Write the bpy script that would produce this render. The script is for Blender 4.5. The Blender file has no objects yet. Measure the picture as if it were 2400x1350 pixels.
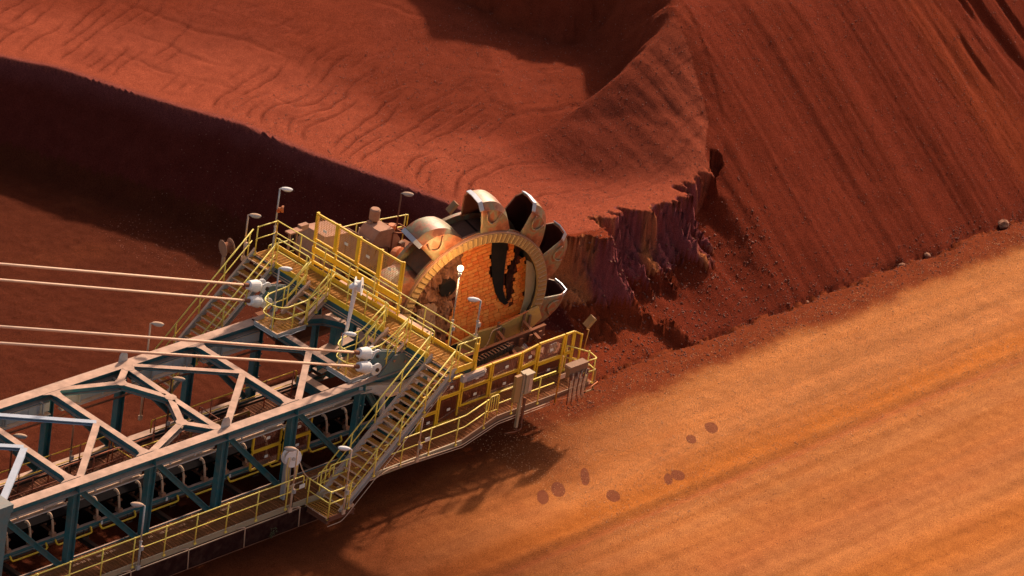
import bpy, math, random
import numpy as np
from mathutils import Vector, Matrix
random.seed(7)
SC = bpy.context.scene
COL = SC.collection

# ---------------------------------------------------------------- camera, sky, sun, exposure
cd = bpy.data.cameras.new('camera')
cam = bpy.data.objects.new('camera', cd); COL.objects.link(cam); SC.camera = cam
CR = Vector((0.69388286, -0.70679451, 0.13772471)); CU = Vector((0.23758328, 0.40526187, 0.88278933)); CF = Vector((0.67976523, 0.57983129, -0.44912682))
cm = Matrix((CR, CU, -CF)).transposed().to_4x4(); cm.translation = Vector((-80.534, -82.513, 73.270))
cam.matrix_world = cm
cd.sensor_width = 36; cd.lens = 135.01; cd.clip_start = 1; cd.clip_end = 3000

SUN_EL, SUN_DIR = 38.0, (0.92, 0.40)
w = bpy.data.worlds.new('World'); SC.world = w; w.use_nodes = True
nt = w.node_tree; bg = nt.nodes['Background']
sky = nt.nodes.new('ShaderNodeTexSky'); sky.sky_type = 'NISHITA'; sky.sun_disc = False
sky.sun_elevation = math.radians(SUN_EL); sky.sun_rotation = math.atan2(SUN_DIR[0], SUN_DIR[1])
sky.dust_density = 3.0; sky.air_density = 1.0; sky.ozone_density = 0.6
tint = nt.nodes.new('ShaderNodeMix'); tint.data_type = 'RGBA'; tint.blend_type = 'MULTIPLY'; tint.inputs[0].default_value = 1   # air full of red dust
tint.inputs[7].default_value = (1.0, 0.86, 0.74, 1); nt.links.new(sky.outputs[0], tint.inputs[6]); nt.links.new(tint.outputs[2], bg.inputs[0]); bg.inputs[1].default_value = 0.135
sd = bpy.data.lights.new('sun', 'SUN'); sd.energy = 4.4; sd.angle = math.radians(2.8); sd.color = (1.0, 0.85, 0.68)
sun = bpy.data.objects.new('sun', sd); COL.objects.link(sun)
_h = math.hypot(*SUN_DIR); _e = math.radians(SUN_EL)
sv = Vector((SUN_DIR[0] / _h * math.cos(_e), SUN_DIR[1] / _h * math.cos(_e), math.sin(_e)))
sun.rotation_euler = sv.to_track_quat('Z', 'Y').to_euler(); sun.location = (0, 0, 60)
SC.view_settings.view_transform = 'Standard'; SC.view_settings.look = 'None'
SC.view_settings.gamma = 1; SC.view_settings.use_curve_mapping = False
SC.view_settings.exposure = 0.5

# ---------------------------------------------------------------- materials
def newmat(name):
    m = bpy.data.materials.new(name); m.use_nodes = True
    return m, m.node_tree, m.node_tree.nodes['Principled BSDF']
def N(t, kind, **kw):
    n = t.nodes.new(kind)
    for k, v in kw.items(): setattr(n, k, v)
    return n
def noise(t, vec, scale, detail=4, rough=0.6):
    n = N(t, 'ShaderNodeTexNoise'); n.inputs['Scale'].default_value = scale
    n.inputs['Detail'].default_value = detail; n.inputs['Roughness'].default_value = rough
    if vec is not None: t.links.new(vec, n.inputs['Vector'])
    return n.outputs['Fac']
def ramp(t, fac, stops):
    r = N(t, 'ShaderNodeValToRGB'); t.links.new(fac, r.inputs[0])
    el = r.color_ramp.elements
    el[0].position, el[0].color = stops[0][0], (*stops[0][1], 1)
    el[1].position, el[1].color = stops[-1][0], (*stops[-1][1], 1)
    for p, c in stops[1:-1]:
        e = el.new(p); e.color = (*c, 1)
    return r.outputs[0]
def mix(t, fac, a, b, mode='MIX'):
    m = N(t, 'ShaderNodeMix', data_type='RGBA', blend_type=mode)
    for s, v in ((m.inputs[0], fac), (m.inputs[6], a), (m.inputs[7], b)):
        if isinstance(v, bpy.types.NodeSocket): t.links.new(v, s)
        elif isinstance(v, (int, float)): s.default_value = v
        else: s.default_value = (*v, 1)
    return m.outputs[2]
def math_n(t, op, a, b=0.0, c=None):
    m = N(t, 'ShaderNodeMath', operation=op)
    for s, v in zip(m.inputs, (a, b, c)):
        if v is None: continue
        if isinstance(v, bpy.types.NodeSocket): t.links.new(v, s)
        else: s.default_value = v
    return m.outputs[0]
def bump(t, bs, h, strength, dist):
    b = N(t, 'ShaderNodeBump'); b.inputs['Strength'].default_value = strength; b.inputs['Distance'].default_value = dist
    t.links.new(h, b.inputs['Height']); t.links.new(b.outputs[0], bs.inputs['Normal'])
DUST = (0.44, 0.235, 0.155)
def painted(name, col, dust=0.9, rough=0.55, metal=0.0, rust=0.25, dustcol=DUST, dmin=0.35, dmax=0.85, vdust=0.22, spec=.28):
    """paint that carries ore dust on whatever faces the sky, plus grime and rust specks"""
    m, t, bs = newmat(name)
    geo = N(t, 'ShaderNodeNewGeometry'); pos = geo.outputs['Position']
    sep = N(t, 'ShaderNodeSeparateXYZ'); t.links.new(geo.outputs['True Normal'], sep.inputs[0])
    n1 = noise(t, pos, 3.0, 5, .65); n2 = noise(t, pos, 14.0, 4, .7)
    zz = math_n(t, 'ADD', sep.outputs[2], math_n(t, 'MULTIPLY_ADD', n1, 0.5, -0.25))
    mr = N(t, 'ShaderNodeMapRange', clamp=True); t.links.new(zz, mr.inputs[0])
    mr.inputs[1].default_value = dmin; mr.inputs[2].default_value = dmax; mr.inputs[3].default_value = 0; mr.inputs[4].default_value = dust
    base = mix(t, n2, col, tuple(c * 0.72 for c in col))
    rs = N(t, 'ShaderNodeMapRange', clamp=True); t.links.new(n2, rs.inputs[0])
    rs.inputs[1].default_value = 0.60; rs.inputs[2].default_value = 0.72; rs.inputs[4].default_value = rust
    base = mix(t, rs.outputs[0], base, (0.17, 0.055, 0.025))
    vd = N(t, 'ShaderNodeMapRange', clamp=True); t.links.new(n1, vd.inputs[0])
    vd.inputs[1].default_value = 0.42; vd.inputs[2].default_value = 0.66; vd.inputs[4].default_value = vdust
    base = mix(t, vd.outputs[0], base, tuple(c * .6 for c in dustcol))
    dc = mix(t, ramp(t, noise(t, pos, 1.7, 6, .7), [(.38, (0, 0, 0)), (.62, (1, 1, 1))]), tuple(c * .70 for c in dustcol), dustcol)
    base = mix(t, mr.outputs[0], base, dc)
    t.links.new(base, bs.inputs['Base Color'])
    t.links.new(math_n(t, 'MULTIPLY_ADD', mr.outputs[0], (1 - rough), rough), bs.inputs['Roughness']); bs.inputs['Metallic'].default_value = metal
    t.links.new(math_n(t, 'MULTIPLY_ADD', mr.outputs[0], -spec * .9, spec), bs.inputs['Specular IOR Level'])
    bump(t, bs, n2, 0.25, 0.01)
    return m
M = {}
M['teal'] = painted('teal_paint', (0.030, 0.15, 0.17), dust=0.95, dustcol=(0.54, 0.325, 0.235))
M['teal_pale'] = painted('dusted_teal_paint', (0.11, 0.21, 0.22), dust=0.4)
M['sky_sheen'] = painted('painted_sky_sheen', (0.30, 0.37, 0.46), dust=0.25, rust=.1, dustcol=(.55, .42, .40))  # sky reflection on the left braces, painted in as pale blue
M['yellow'] = painted('yellow_paint', (0.95, 0.58, 0.03), dust=0.2, dustcol=(0.75, 0.36, 0.12), rust=0.35, rough=.45, vdust=.3)
M['yellow_dark'] = painted('dirty_yellow_paint', (0.62, 0.27, 0.03), dust=0.55, rust=0.6, vdust=.6)
M['rail'] = painted('yellow_rail_paint', (0.97, 0.72, 0.12), dust=0.2, dustcol=(0.96, 0.78, 0.40), rust=0.15, rough=.33, vdust=.08)
M['galv'] = painted('galvanised_steel', (0.46, 0.46, 0.44), dust=0.85, dustcol=(0.62, 0.36, 0.22), rough=.5, metal=.1)
M['tray'] = painted('pale_tray_steel', (0.50, 0.50, 0.47), dust=0.8, dustcol=(0.66, 0.36, 0.2), rust=.15)
M['white'] = painted('white_paint', (0.80, 0.78, 0.76), dust=0.25, rust=0.08, dustcol=(.7, .45, .33), vdust=.12)
M['pipe'] = painted('cream_pipe', (0.70, 0.46, 0.30), dust=0.5, rust=.12)
M['grate'] = painted('dusty_grating', (0.40, 0.14, 0.04), dust=0.6, dustcol=(0.34, 0.12, 0.05), rust=.4)
M['grate_y'] = painted('yellow_grating', (0.62, 0.29, 0.04), dust=0.5, dustcol=(0.55, 0.24, 0.08), rust=.3)
M['rust'] = painted('rusty_steel', (0.17, 0.060, 0.032), dust=0.8, dustcol=(0.30, 0.115, 0.06), rough=.8)
M['hood'] = painted('dusty_cream_hood', (0.44, 0.24, 0.14), dust=0.7, dustcol=(0.42, 0.20, 0.13), rust=.6, vdust=.6)
M['bucket_in_shade'] = painted('bucket_inside_shade', (0.06, 0.016, 0.011), dust=0.3, dustcol=(.14, .04, .025), rust=.3, spec=.1)  # shade of the bucket mouths painted in as a dark inner colour
M['brownbox'] = painted('grimy_brown_box', (0.24, 0.13, 0.075), dust=0.5, dustcol=(0.34, 0.18, 0.11), rust=.5, vdust=.5)
M['skirt'] = painted('ore_stained_skirt', (0.030, 0.010, 0.008), dust=0.2, rust=0, rough=.95, vdust=.1, spec=.03)
M['belt'] = painted('conveyor_belt', (0.013, 0.010, 0.010), dust=0.08, rust=0, rough=.95, vdust=.04, spec=.03)
M['liner'] = painted('smooth_liner_plate', (0.40, 0.31, 0.19), dust=0.2, rust=.2)
M['khaki'] = painted('khaki_trough', (0.38, 0.23, 0.085), dust=0.6, rust=.3)
M['black'] = painted('black_rubber', (0.018, 0.016, 0.015), dust=0.35, dustcol=(0.12, 0.05, 0.03), rust=0, rough=.9, vdust=.15, spec=.08)
M['darksteel'] = painted('dark_grimy_steel', (0.045, 0.04, 0.035), dust=0.6, dustcol=(0.28, 0.11, 0.06))
M['redrail'] = painted('red_dusted_rail', (0.45, 0.10, 0.04), dust=0.5, rust=.3)
M['cable'] = painted('stay_cable', (0.62, 0.38, 0.26), dust=0.5, dustcol=(0.80, 0.52, 0.36), rust=.05, dmin=.0, dmax=.7)
M['orange'] = painted('orange_paint', (0.70, 0.16, 0.03), dust=0.4)
M['sign'] = painted('white_sign', (0.85, 0.80, 0.70), dust=0.1, rust=0, vdust=.05)
M['mesh'] = painted('guard_mesh_brown', (0.20, 0.042, 0.016), dust=0.3, dustcol=(.3, .09, .04), rust=.2)
M['trough'] = painted('ochre_trough', (0.62, 0.38, 0.10), dust=0.3, rust=.35)
def simple(name, col, rough=.5, metal=0.0, emit=None, es=0):
    m, t, bs = newmat(name); bs.inputs['Base Color'].default_value = (*col, 1)
    g = N(t, 'ShaderNodeNewGeometry'); n = noise(t, g.outputs['Position'], 9, 4)
    t.links.new(mix(t, n, col, tuple(c * .75 for c in col)), bs.inputs['Base Color'])
    bs.inputs['Roughness'].default_value = rough; bs.inputs['Metallic'].default_value = metal
    if emit: bs.inputs['Emission Color'].default_value = (*emit, 1); bs.inputs['Emission Strength'].default_value = es
    return m
M['beltplain'] = simple('conveyor_rubber', (.010, .008, .008), 1.0); M['beltplain'].node_tree.nodes['Principled BSDF'].inputs['Specular IOR Level'].default_value = 0
M['blade'] = simple('worn_bright_steel', (0.42, 0.41, 0.45), .45, .6)
M['lamp_on'] = simple('lit_lamp_globe', (1, .9, .75), .4, 0, (1.0, .80, .5), 4.0)
M['glass'] = simple('lamp_lens', (0.45, 0.42, 0.38), .2)
# bucket plate: olive paint worn to rust and polished dust
m, t, bs = newmat('worn_bucket_plate'); M['bucket'] = m
tc = N(t, 'ShaderNodeTexCoord').outputs['Object']
n1 = noise(t, tc, 1.7, 5, .6); n2 = noise(t, tc, 6.0, 5, .7)
c = ramp(t, n1, [(.38, (0.20, 0.055, 0.025)), (.45, (0.34, 0.125, 0.06)), (.51, (0.17, 0.15, 0.08)), (.58, (0.24, 0.235, 0.13)), (.66, (.32, .10, .04))])
c = mix(t, math_n(t, 'MULTIPLY', n2, .5), c, (0.30, 0.10, 0.04))
t.links.new(c, bs.inputs['Base Color']); bs.inputs['Roughness'].default_value = .5; bs.inputs['Metallic'].default_value = .15
bump(t, bs, n2, .3, .02)
# fired-orange chute tiles: each tile takes its own tone
m, t, bs = newmat('orange_wear_tile'); M['tile'] = m
oi = N(t, 'ShaderNodeObjectInfo'); g = N(t, 'ShaderNodeNewGeometry'); n = noise(t, g.outputs['Position'], 5, 4)
c = ramp(t, oi.outputs['Random'], [(0, (0.88, 0.19, 0.03)), (.5, (0.93, 0.27, 0.045)), (1, (0.95, 0.34, 0.07))])
c = mix(t, math_n(t, 'MULTIPLY', n, .4), c, (0.62, 0.12, 0.03))
t.links.new(c, bs.inputs['Base Color']); bs.inputs['Roughness'].default_value = .5
bump(t, bs, noise(t, g.outputs['Position'], 30, 3), .3, .01)
m, t, bs = newmat('tile_mortar'); M['mortar'] = m
bs.inputs['Base Color'].default_value = (0.22, 0.045, 0.015, 1); bs.inputs['Roughness'].default_value = .9
m, t, bs = newmat('caked_ore'); M['crust'] = m
g = N(t, 'ShaderNodeNewGeometry'); n = noise(t, g.outputs['Position'], 5, 6, .7)
t.links.new(ramp(t, n, [(.3, (.10, .035, .02)), (.6, (.34, .13, .06)), (.75, (.42, .20, .12))]), bs.inputs['Base Color']); bs.inputs['Roughness'].default_value = .95
bump(t, bs, n, .9, .06)

# ---------------------------------------------------------------- terrain
def smooth(a, b, x):
    t = np.clip((x - a) / (b - a), 0, 1); return t * t * (3 - 2 * t)
def vnoise(x, y, seed=0):
    xi = np.floor(x).astype(np.int64); yi = np.floor(y).astype(np.int64)
    fx = x - xi; fy = y - yi; fx = fx * fx * (3 - 2 * fx); fy = fy * fy * (3 - 2 * fy)
    def h(a, b):
        n = (a * 374761393 + b * 668265263 + seed * 1442695041) & 0xffffffff
        n = ((n ^ (n >> 13)) * 1274126177) & 0xffffffff
        return ((n ^ (n >> 16)) & 0xffff) / 32767.5 - 1
    return (h(xi, yi) * (1 - fx) + h(xi + 1, yi) * fx) * (1 - fy) + (h(xi, yi + 1) * (1 - fx) + h(xi + 1, yi + 1) * fx) * fy
def fbm(x, y, seed=0, oct=4, gain=.5):
    s = 0; a = 1; tot = 0
    for i in range(oct):
        s = s + a * vnoise(x, y, seed + i * 17); tot += a; a *= gain; x = x * 2.03 + 11.3; y = y * 2.03 + 5.1
    return s / tot
def dpoly(px, py, P):
    best = np.full(px.shape, 1e9)
    for (ax, ay), (bx, by) in zip(P[:-1], P[1:]):
        dx, dy = bx - ax, by - ay; tt = np.clip(((px - ax) * dx + (py - ay) * dy) / (dx * dx + dy * dy), 0, 1)
        best = np.minimum(best, np.hypot(px - ax - tt * dx, py - ay - tt * dy))
    return best
def inside(px, py, P):
    r = np.zeros(px.shape, bool); n = len(P)
    for i in range(n):
        ax, ay = P[i]; bx, by = P[(i + 1) % n]
        if ay == by: continue
        r ^= ((ay > py) != (by > py)) & (px < (bx - ax) * (py - ay) / (by - ay) + ax)
    return r
GZ, ZB = 2.4, 6.4
EDGE = [(2, 52), (9, 40), (13.98, 32.69), (16.64, 30.32), (18.22, 28.02), (19.25, 25.08), (20.21, 22.67), (21.32, 20.44), (22.1, 16.33), (23.08, 13.54), (23.78, 10.27), (24.2, 7.6), (26.25, 5.91), (27.72, 5.63), (29.55, 5.67), (32.68, 5.66), (36.67, 7.07)]
KLINE = [(36.67, 7.07), (38.09, 8.34), (39.35, 10.85), (40.2, 12.96), (41.2, 16.5), (43, 22), (48, 60)]
GLINE = [(50, 60), (44, 38), (40, 30), (37, 25.6), (35.6, 22.6), (36.0, 20.0), (37.6, 17.6), (39.4, 16.9), (41.6, 15.6), (44, 14.5), (50, 14)]
def terrain(X, Y):
    wob = fbm(X * .5, Y * 0 + 3, 5, 5, .6) * .34
    yT = 1.72 + wob
    w1 = fbm(X * .25, Y * .25, 1, 5); w2 = fbm(X * 1.3, Y * 1.3, 2, 4)
    # pile slope with fall-line ridges
    wx = X + .12 * (Y - 2) + .5 * fbm(X * .2, Y * .2, 9, 3)
    ridg = fbm(wx * .26, Y * .05, 21, 3, .4) * .15 * (.6 + .7 * fbm(X * .1, Y * .1, 24, 2)) + fbm(wx * 1.9, Y * .16, 22, 3) * .022 * smooth(-.3, .4, fbm(X * .15, Y * .15, 23, 2))
    gul = smooth(48, 56, X - .35 * (Y - 6)) * smooth(5.2, 8.2, Y)
    ridg = ridg - gul * .30 * np.clip(fbm(wx * 1.5, Y * .12, 25, 3) + .1, 0, 1) ** .7 * 1.6
    up = np.clip(Y - yT, 0, None)
    pile = GZ + .75 * (11.2 - np.log1p(np.exp(np.clip((11.2 - up) * 1.2, -30, 30))) / 1.2) + ridg * smooth(0, 4, up) + w2 * .035
    # yard floor
    floor = GZ + w1 * .06 + w2 * .012
    floor = floor - .10 * np.exp(-((Y + 6.45 + .1 * w1) / .22) ** 2) + .07 * np.exp(-((Y + 6.0) / .3) ** 2)
    floor = floor + .10 * np.exp(-((Y - .55) / .9) ** 2) * smooth(18, 24, X)
    floor = floor + .03 * fbm(X * .1, Y * 2.2, 31, 3)
    # crusty step where the yard meets the pile
    step = np.exp(-((Y - yT + .12) / .15) ** 2) * .42 * smooth(20, 26, X) * np.clip(0.7 + .9 * fbm(X * 1.3, Y * 0, 41, 3), .35, 1.2)
    floor = floor + np.where(Y < yT, (.26 + .12 * fbm(X * 1.1, Y * 1.1, 46, 4)) * np.exp(-(yT - Y) / .9) * smooth(20, 26, X), 0) - step
    lowcut = floor + .05 * fbm(X * 3, Y * 3, 43, 4) * smooth(1.5, 3, Y)
    # apron under the collapsed cliff
    ap = smooth(19.5, 25.5, X)
    apron = GZ + ap * ((.38 + .30 * smooth(30, 37, X) + .10 * fbm(X * .7, Y * 0, 45, 2)) * up + .09 * w1 * np.minimum(up, 1) + .10 * fbm(X * .8, Y * .5, 44, 4) * np.minimum(up, 1.5))
    low = np.maximum(lowcut, apron - (1 - ap) * .5)
    dE = dpoly(X, Y, EDGE)
    poly = EDGE + KLINE[1:] + [(0, 62)]
    ins = inside(X, Y, poly)
    rgt = smooth(23.5, 25.5, X)
    lean = X + .35 * Y
    fl = fbm(lean * .75, Y * .2, 50, 3) * 1.15 + np.abs(fbm(lean * 2.0, Y * .35, 51, 3)) * .9 + np.abs(fbm(lean * 5.2, Y * .9, 52, 3)) * .42 - .35
    blk = np.floor(fbm(lean * 1.3, Y * .5, 59, 3) * 5) / 5 * .35
    sd = np.where(ins, -dE, dE)
    de = sd + rgt * ((fl + blk) * 1.15 + .12) + (1 - rgt) * (.14 * fbm(X * 1.5, Y * 1.5, 53, 4) + .05) * (~ins)
    lip = ZB + .04 * w1
    drop_l = np.clip(de, 0, .35) * 2.2 + np.clip(de - .35, 0, None) * 1.45
    drop_r = np.clip(de, 0, .45) * 3.0 + np.clip(de - .45, 0, None) * (1.05 + .3 * fbm(lean * .8, Y * .4, 48, 3))
    face = lip - (drop_l * (1 - rgt) + drop_r * rgt) - (.10 * np.abs(fbm(X * 5, Y * 5, 55, 3)) + rgt * .16 * fbm(X * 3.3, Y * 3.3, 56, 4)) * np.clip(de * 2, 0, 1)
    near = np.maximum(low, face)
    tal = GZ + 1.25 - .62 * dE + .25 * fbm(X * .8, Y * .8, 57, 4)       # talus against the long dark face
    near = np.maximum(near, np.where(X < 25, tal, -99))
    # right of the corner the pile slope is untouched, with a hollow scar beside the cliff
    k = np.maximum(smooth(6.3, 8.2, Y), 0) * (X > 34) ; k = np.maximum(k, smooth(34.2, 37.0, X - .25 * (Y - 4) + .5 * fbm(X * .9, Y * .9, 58, 3)))
    scar = .10 * np.exp(-(((X - 39.2) / 1.0) ** 2 + ((Y - 5.6) / 1.7) ** 2))
    outer = near * (1 - k) + (pile - scar) * k
    # bench
    dK = dpoly(X, Y, KLINE)
    gw = fbm(X * .12, Y * .12, 61, 3)
    sp = np.log1p(np.exp((dE - 5.2 - 1.2 * gw) * 1.6)) / 1.6
    bench = ZB + .02 * dE + .175 * sp + w1 * .16 * smooth(.5, 3, dE) + w2 * .02
    bench = bench - 1.0 * np.exp(-(((X - 32.6) / 3.8) ** 2 + ((Y - 10.8) / 2.8) ** 2)) + .30 * np.exp(-(((X - 28.2) / 1.6) ** 2 + ((Y - 13.0) / 1.6) ** 2))
    ph = (-.95 * Y + .38 * np.minimum(X, 28) + .55 * fbm(X * .35, Y * .35, 63, 3) + .18 * np.sin(dE * .8)) / .62
    saw = ph - np.floor(ph)
    hsh = fbm(np.floor(ph) * 3.7, dE * .45, 64, 2)
    msk = smooth(-.25, .35, hsh + .25 * gw) * smooth(.4, 1.4, dE) * (1 - smooth(6.5, 10, dE + 2 * gw)) * (1 - .8 * np.exp(-(((X - 33.4) / 4.2) ** 2 + ((Y - 11) / 3) ** 2)))
    crack = np.exp(-((saw - .5) * .62 / .065) ** 2) * msk
    bench = bench - .12 * crack + .05 * (saw - .5) * msk
    ph2 = (dE + .6 * fbm(X * .5, Y * .5, 66, 3)) / 1.9; s2 = ph2 - np.floor(ph2)
    bench = bench - .05 * np.exp(-((s2 - .5) / .06) ** 2) * smooth(-.1, .4, fbm(X * .4, Y * .4, 67, 2)) * smooth(1, 3, dE)
    upc = 11.2 - np.log1p(np.exp((11.2 - up) * 1.2)) / 1.2; sm_pile = GZ + .75 * upc + w2 * .02
    ks = .60 + 1.9 * smooth(12.6, 14.6, Y + .5 * w1); rag = fbm(X * 1.6 + Y, Y * .5, 71, 4)
    wallK = sm_pile - ks * (np.sqrt(dK * dK + 2.6) - 1.61) + .03 * fbm(X * 2.3 + Y, Y * .7, 72, 3) + .55 * rag * smooth(.62, 1.6, ks) * smooth(0, 1, dK)
    G = inside(X, Y, GLINE + [(60, 60)])
    dG = dpoly(X, Y, GLINE)
    dg = np.clip(dG + .35 * fbm(X * 1.6, Y * 1.6, 73, 4), 0, None)
    wallG = bench + np.where(G, np.minimum(dg * 2.6, 2.2) + .22 * dG + .12 * fbm(X * 4, Y * 4, 75, 3), 0)
    a_ = np.minimum(wallG, pile + 1.5); inner = .5 * (a_ + wallK + np.sqrt((a_ - wallK) ** 2 + .55)) - .12
    inner = np.where((de > 0) & (rgt > .5) & (dE < 2.2), np.minimum(inner, np.maximum(low, face)), inner)
    inner = np.where(dK < .4, np.minimum(inner, pile), inner)
    Z = np.where(ins, inner, outer)
    Z = np.where(Y < yT, floor, Z - step * .8)
    far = smooth(60, 90, np.maximum(np.abs(X - 25), np.abs(Y - 15)))
    Z = Z + .012 * fbm(X * 7, Y * 7, 81, 2)
    # ------------ ore colour by heap, with some shade painted in
    n3 = fbm(X * .5, Y * .5, 91, 5); n4 = fbm(X * 4, Y * 4, 92, 3)
    def C(r, g, b): return np.array([r, g, b])[None, :]
    col = np.repeat(C(.185, .033, .015), X.size, 0).reshape(X.shape + (3,))
    def put(mask, rgb):
        mk = np.clip(mask, 0, 1)[..., None]; return col * (1 - mk) + np.array(rgb) * mk
    stripe = fbm(wx * .24, Y * .03, 93, 4, .45)
    col = put(smooth(0, .5, stripe) * .55, (.27, .055, .019))
    col = put(smooth(0.05, .5, -stripe) * .5, (.145, .024, .010))
    col = put(ins & ~(dK < .8), (.345, .084, .044)); 
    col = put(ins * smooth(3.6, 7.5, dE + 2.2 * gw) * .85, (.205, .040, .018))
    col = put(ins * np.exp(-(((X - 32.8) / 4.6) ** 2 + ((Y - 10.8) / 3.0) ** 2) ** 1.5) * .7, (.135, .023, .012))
    col = put(ins * smooth(.1, .45, n3) * .35, (.22, .05, .028))
    col = put(ins * crack * .75, (.13, .025, .014))  # shade in the bench cracks painted into the colour
    cl = (de > .02) & (dE < 2.4) & (X < 34.9) & (X > 23.5) & (de < 1.35) & (Y > 3)
    cl = cl & (k < .4) & (face > low + .18)
    col = put(cl * .9, (.27, .078, .085))
    col = put(cl * smooth(-.08, .15, fbm(X * 1.1 + 4, Y * .3, 94, 3)) * .9, (.60, .21, .075))
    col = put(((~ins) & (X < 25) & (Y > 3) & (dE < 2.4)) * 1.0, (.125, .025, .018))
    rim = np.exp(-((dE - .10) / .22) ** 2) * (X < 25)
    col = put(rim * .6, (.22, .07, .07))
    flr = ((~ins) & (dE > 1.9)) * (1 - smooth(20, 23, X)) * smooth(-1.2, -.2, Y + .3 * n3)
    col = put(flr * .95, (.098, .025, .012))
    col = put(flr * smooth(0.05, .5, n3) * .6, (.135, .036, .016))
    ck = np.exp(-((Y - yT + .12) / .14) ** 2) * smooth(20, 26, X); col = put(ck * .85, (.06, .018, .010))  # dark shade line of the toe crack, painted in
    yard = smooth(.25, -.75, Y + .45 * n3 + .15 * n4)
    nearband = smooth(yT.min() + .1, yT.min() - .3, Y) * (1 - yard)
    col = put(((Y < yT) & (X > 20)) * .9, (.225, .052, .018))
    yd = np.where(Y < yT, yard, 0)
    st = fbm(X * .02, Y * 1.1, 95, 4) + .08 * n3
    tan = np.array([.56, .232, .082]); org = np.array([.56, .185, .034]); red = np.array([.40, .115, .045])
    s1 = smooth(-.1, .4, st)[..., None]; yc = tan * (1 - s1) + np.array([.53, .205, .064]) * s1
    ob = (np.exp(-((Y + 5.6 + .25 * n3) / .75) ** 2) + .8 * np.exp(-((Y + 14.6) / 1.3) ** 2))[..., None]; yc = yc * (1 - .85 * ob.clip(0, 1)) + org * .85 * ob.clip(0, 1)
    rb = (np.exp(-((Y + 6.55 + .1 * n3) / .20) ** 2) * .55 + .12 * smooth(.1, .5, n3 + .3 * n4) + .25 * np.exp(-((Y + 11) / 1.2) ** 2)).clip(0, 1)[..., None]; yc = yc * (1 - rb) + red * rb
    sf = fbm(X * .12, Y * 3.2, 96, 4)[..., None]; yc = yc * (1 + .26 * sf) * .93
    yd = yd[..., None]; col = col * (1 - yd) + yc * yd
    boom_shade = (smooth(-4.4, -1.2, Y + .8 * n3) * smooth(26, 17, X) * .8 * (Y < yT))[..., None]; col = col * (1 - boom_shade) + np.array([.17, .045, .017]) * boom_shade  # darker tone painted under the boom so its cast shadow blends in
    left_shade = (smooth(17.5, 5.5, X + .6 * (Y + 4) + n3) * smooth(-14, -6, Y) * .86 * (Y < yT))[..., None]; col = col * (1 - left_shade) + np.array([.125, .032, .013]) * left_shade  # soft machine shadow painted into the yard colour towards the left
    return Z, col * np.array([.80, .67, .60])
def axis(a, b, step, dense=()):
    xs = [a]
    while xs[-1] < b:
        s = step
        for (d0, d1, ds) in dense:
            if d0 <= xs[-1] < d1: s = ds
        xs.append(xs[-1] + s)
    out = 0.5; lo = [a]; hi = [xs[-1]]
    while out < 260:
        lo.append(lo[-1] - out); hi.append(hi[-1] + out); out *= 1.35
    return np.array(sorted(lo[1:]) + xs + hi[1:])
gx = axis(-9, 64, .105); gy = axis(-20, 41, .12, ((-10, 4.2, .095), (4.2, 6.6, .045), (6.6, 20, .1)))
X, Y = np.meshgrid(gx, gy, indexing='ij')
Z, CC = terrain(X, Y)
nx, ny = X.shape
me = bpy.data.meshes.new('ore_ground')
co = np.stack([X, Y, Z], -1).reshape(-1, 3).astype(np.float32)
idx = np.arange(nx * ny).reshape(nx, ny)
q = np.stack([idx[:-1, :-1], idx[1:, :-1], idx[1:, 1:], idx[:-1, 1:]], -1).reshape(-1, 4)
me.vertices.add(len(co)); me.vertices.foreach_set('co', co.ravel())
me.loops.add(q.size); me.loops.foreach_set('vertex_index', q.ravel().astype(np.int32))
me.polygons.add(len(q)); me.polygons.foreach_set('loop_start', np.arange(0, q.size, 4, dtype=np.int32))
me.polygons.foreach_set('use_smooth', np.ones(len(q), bool))
me.update(calc_edges=True)
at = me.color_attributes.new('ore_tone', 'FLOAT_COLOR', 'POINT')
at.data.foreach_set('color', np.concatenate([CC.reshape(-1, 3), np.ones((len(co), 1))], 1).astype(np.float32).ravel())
ground = bpy.data.objects.new('ore_ground', me); COL.objects.link(ground); ground['kind'] = 'structure'; GOFF = Vector((-.757, -.645, .5)); ground.location = GOFF
m, t, bs = newmat('iron_ore'); me.materials.append(m)
pos = N(t, 'ShaderNodeTexCoord').outputs['Object']
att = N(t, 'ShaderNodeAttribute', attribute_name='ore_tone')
sp1 = noise(t, pos, 34, 3, .85); sp2 = noise(t, pos, 15, 6, .8); sp3 = noise(t, pos, 1.6, 5, .6)
f1 = ramp(t, sp1, [(.30, (.42, .40, .39)), (.5, (1, 1, 1)), (.70, (1.65, 1.72, 1.75))])
f2 = ramp(t, sp2, [(.32, (.78, .76, .76)), (.55, (1.0, 1.0, 1.0)), (.72, (1.2, 1.22, 1.22))])
f3 = ramp(t, sp3, [(.35, (.90, .89, .89)), (.65, (1.08, 1.10, 1.10))])
c = mix(t, 1.0, att.outputs['Color'], f1, 'MULTIPLY'); c = mix(t, 1.0, c, f2, 'MULTIPLY'); c = mix(t, 1.0, c, f3, 'MULTIPLY')
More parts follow.
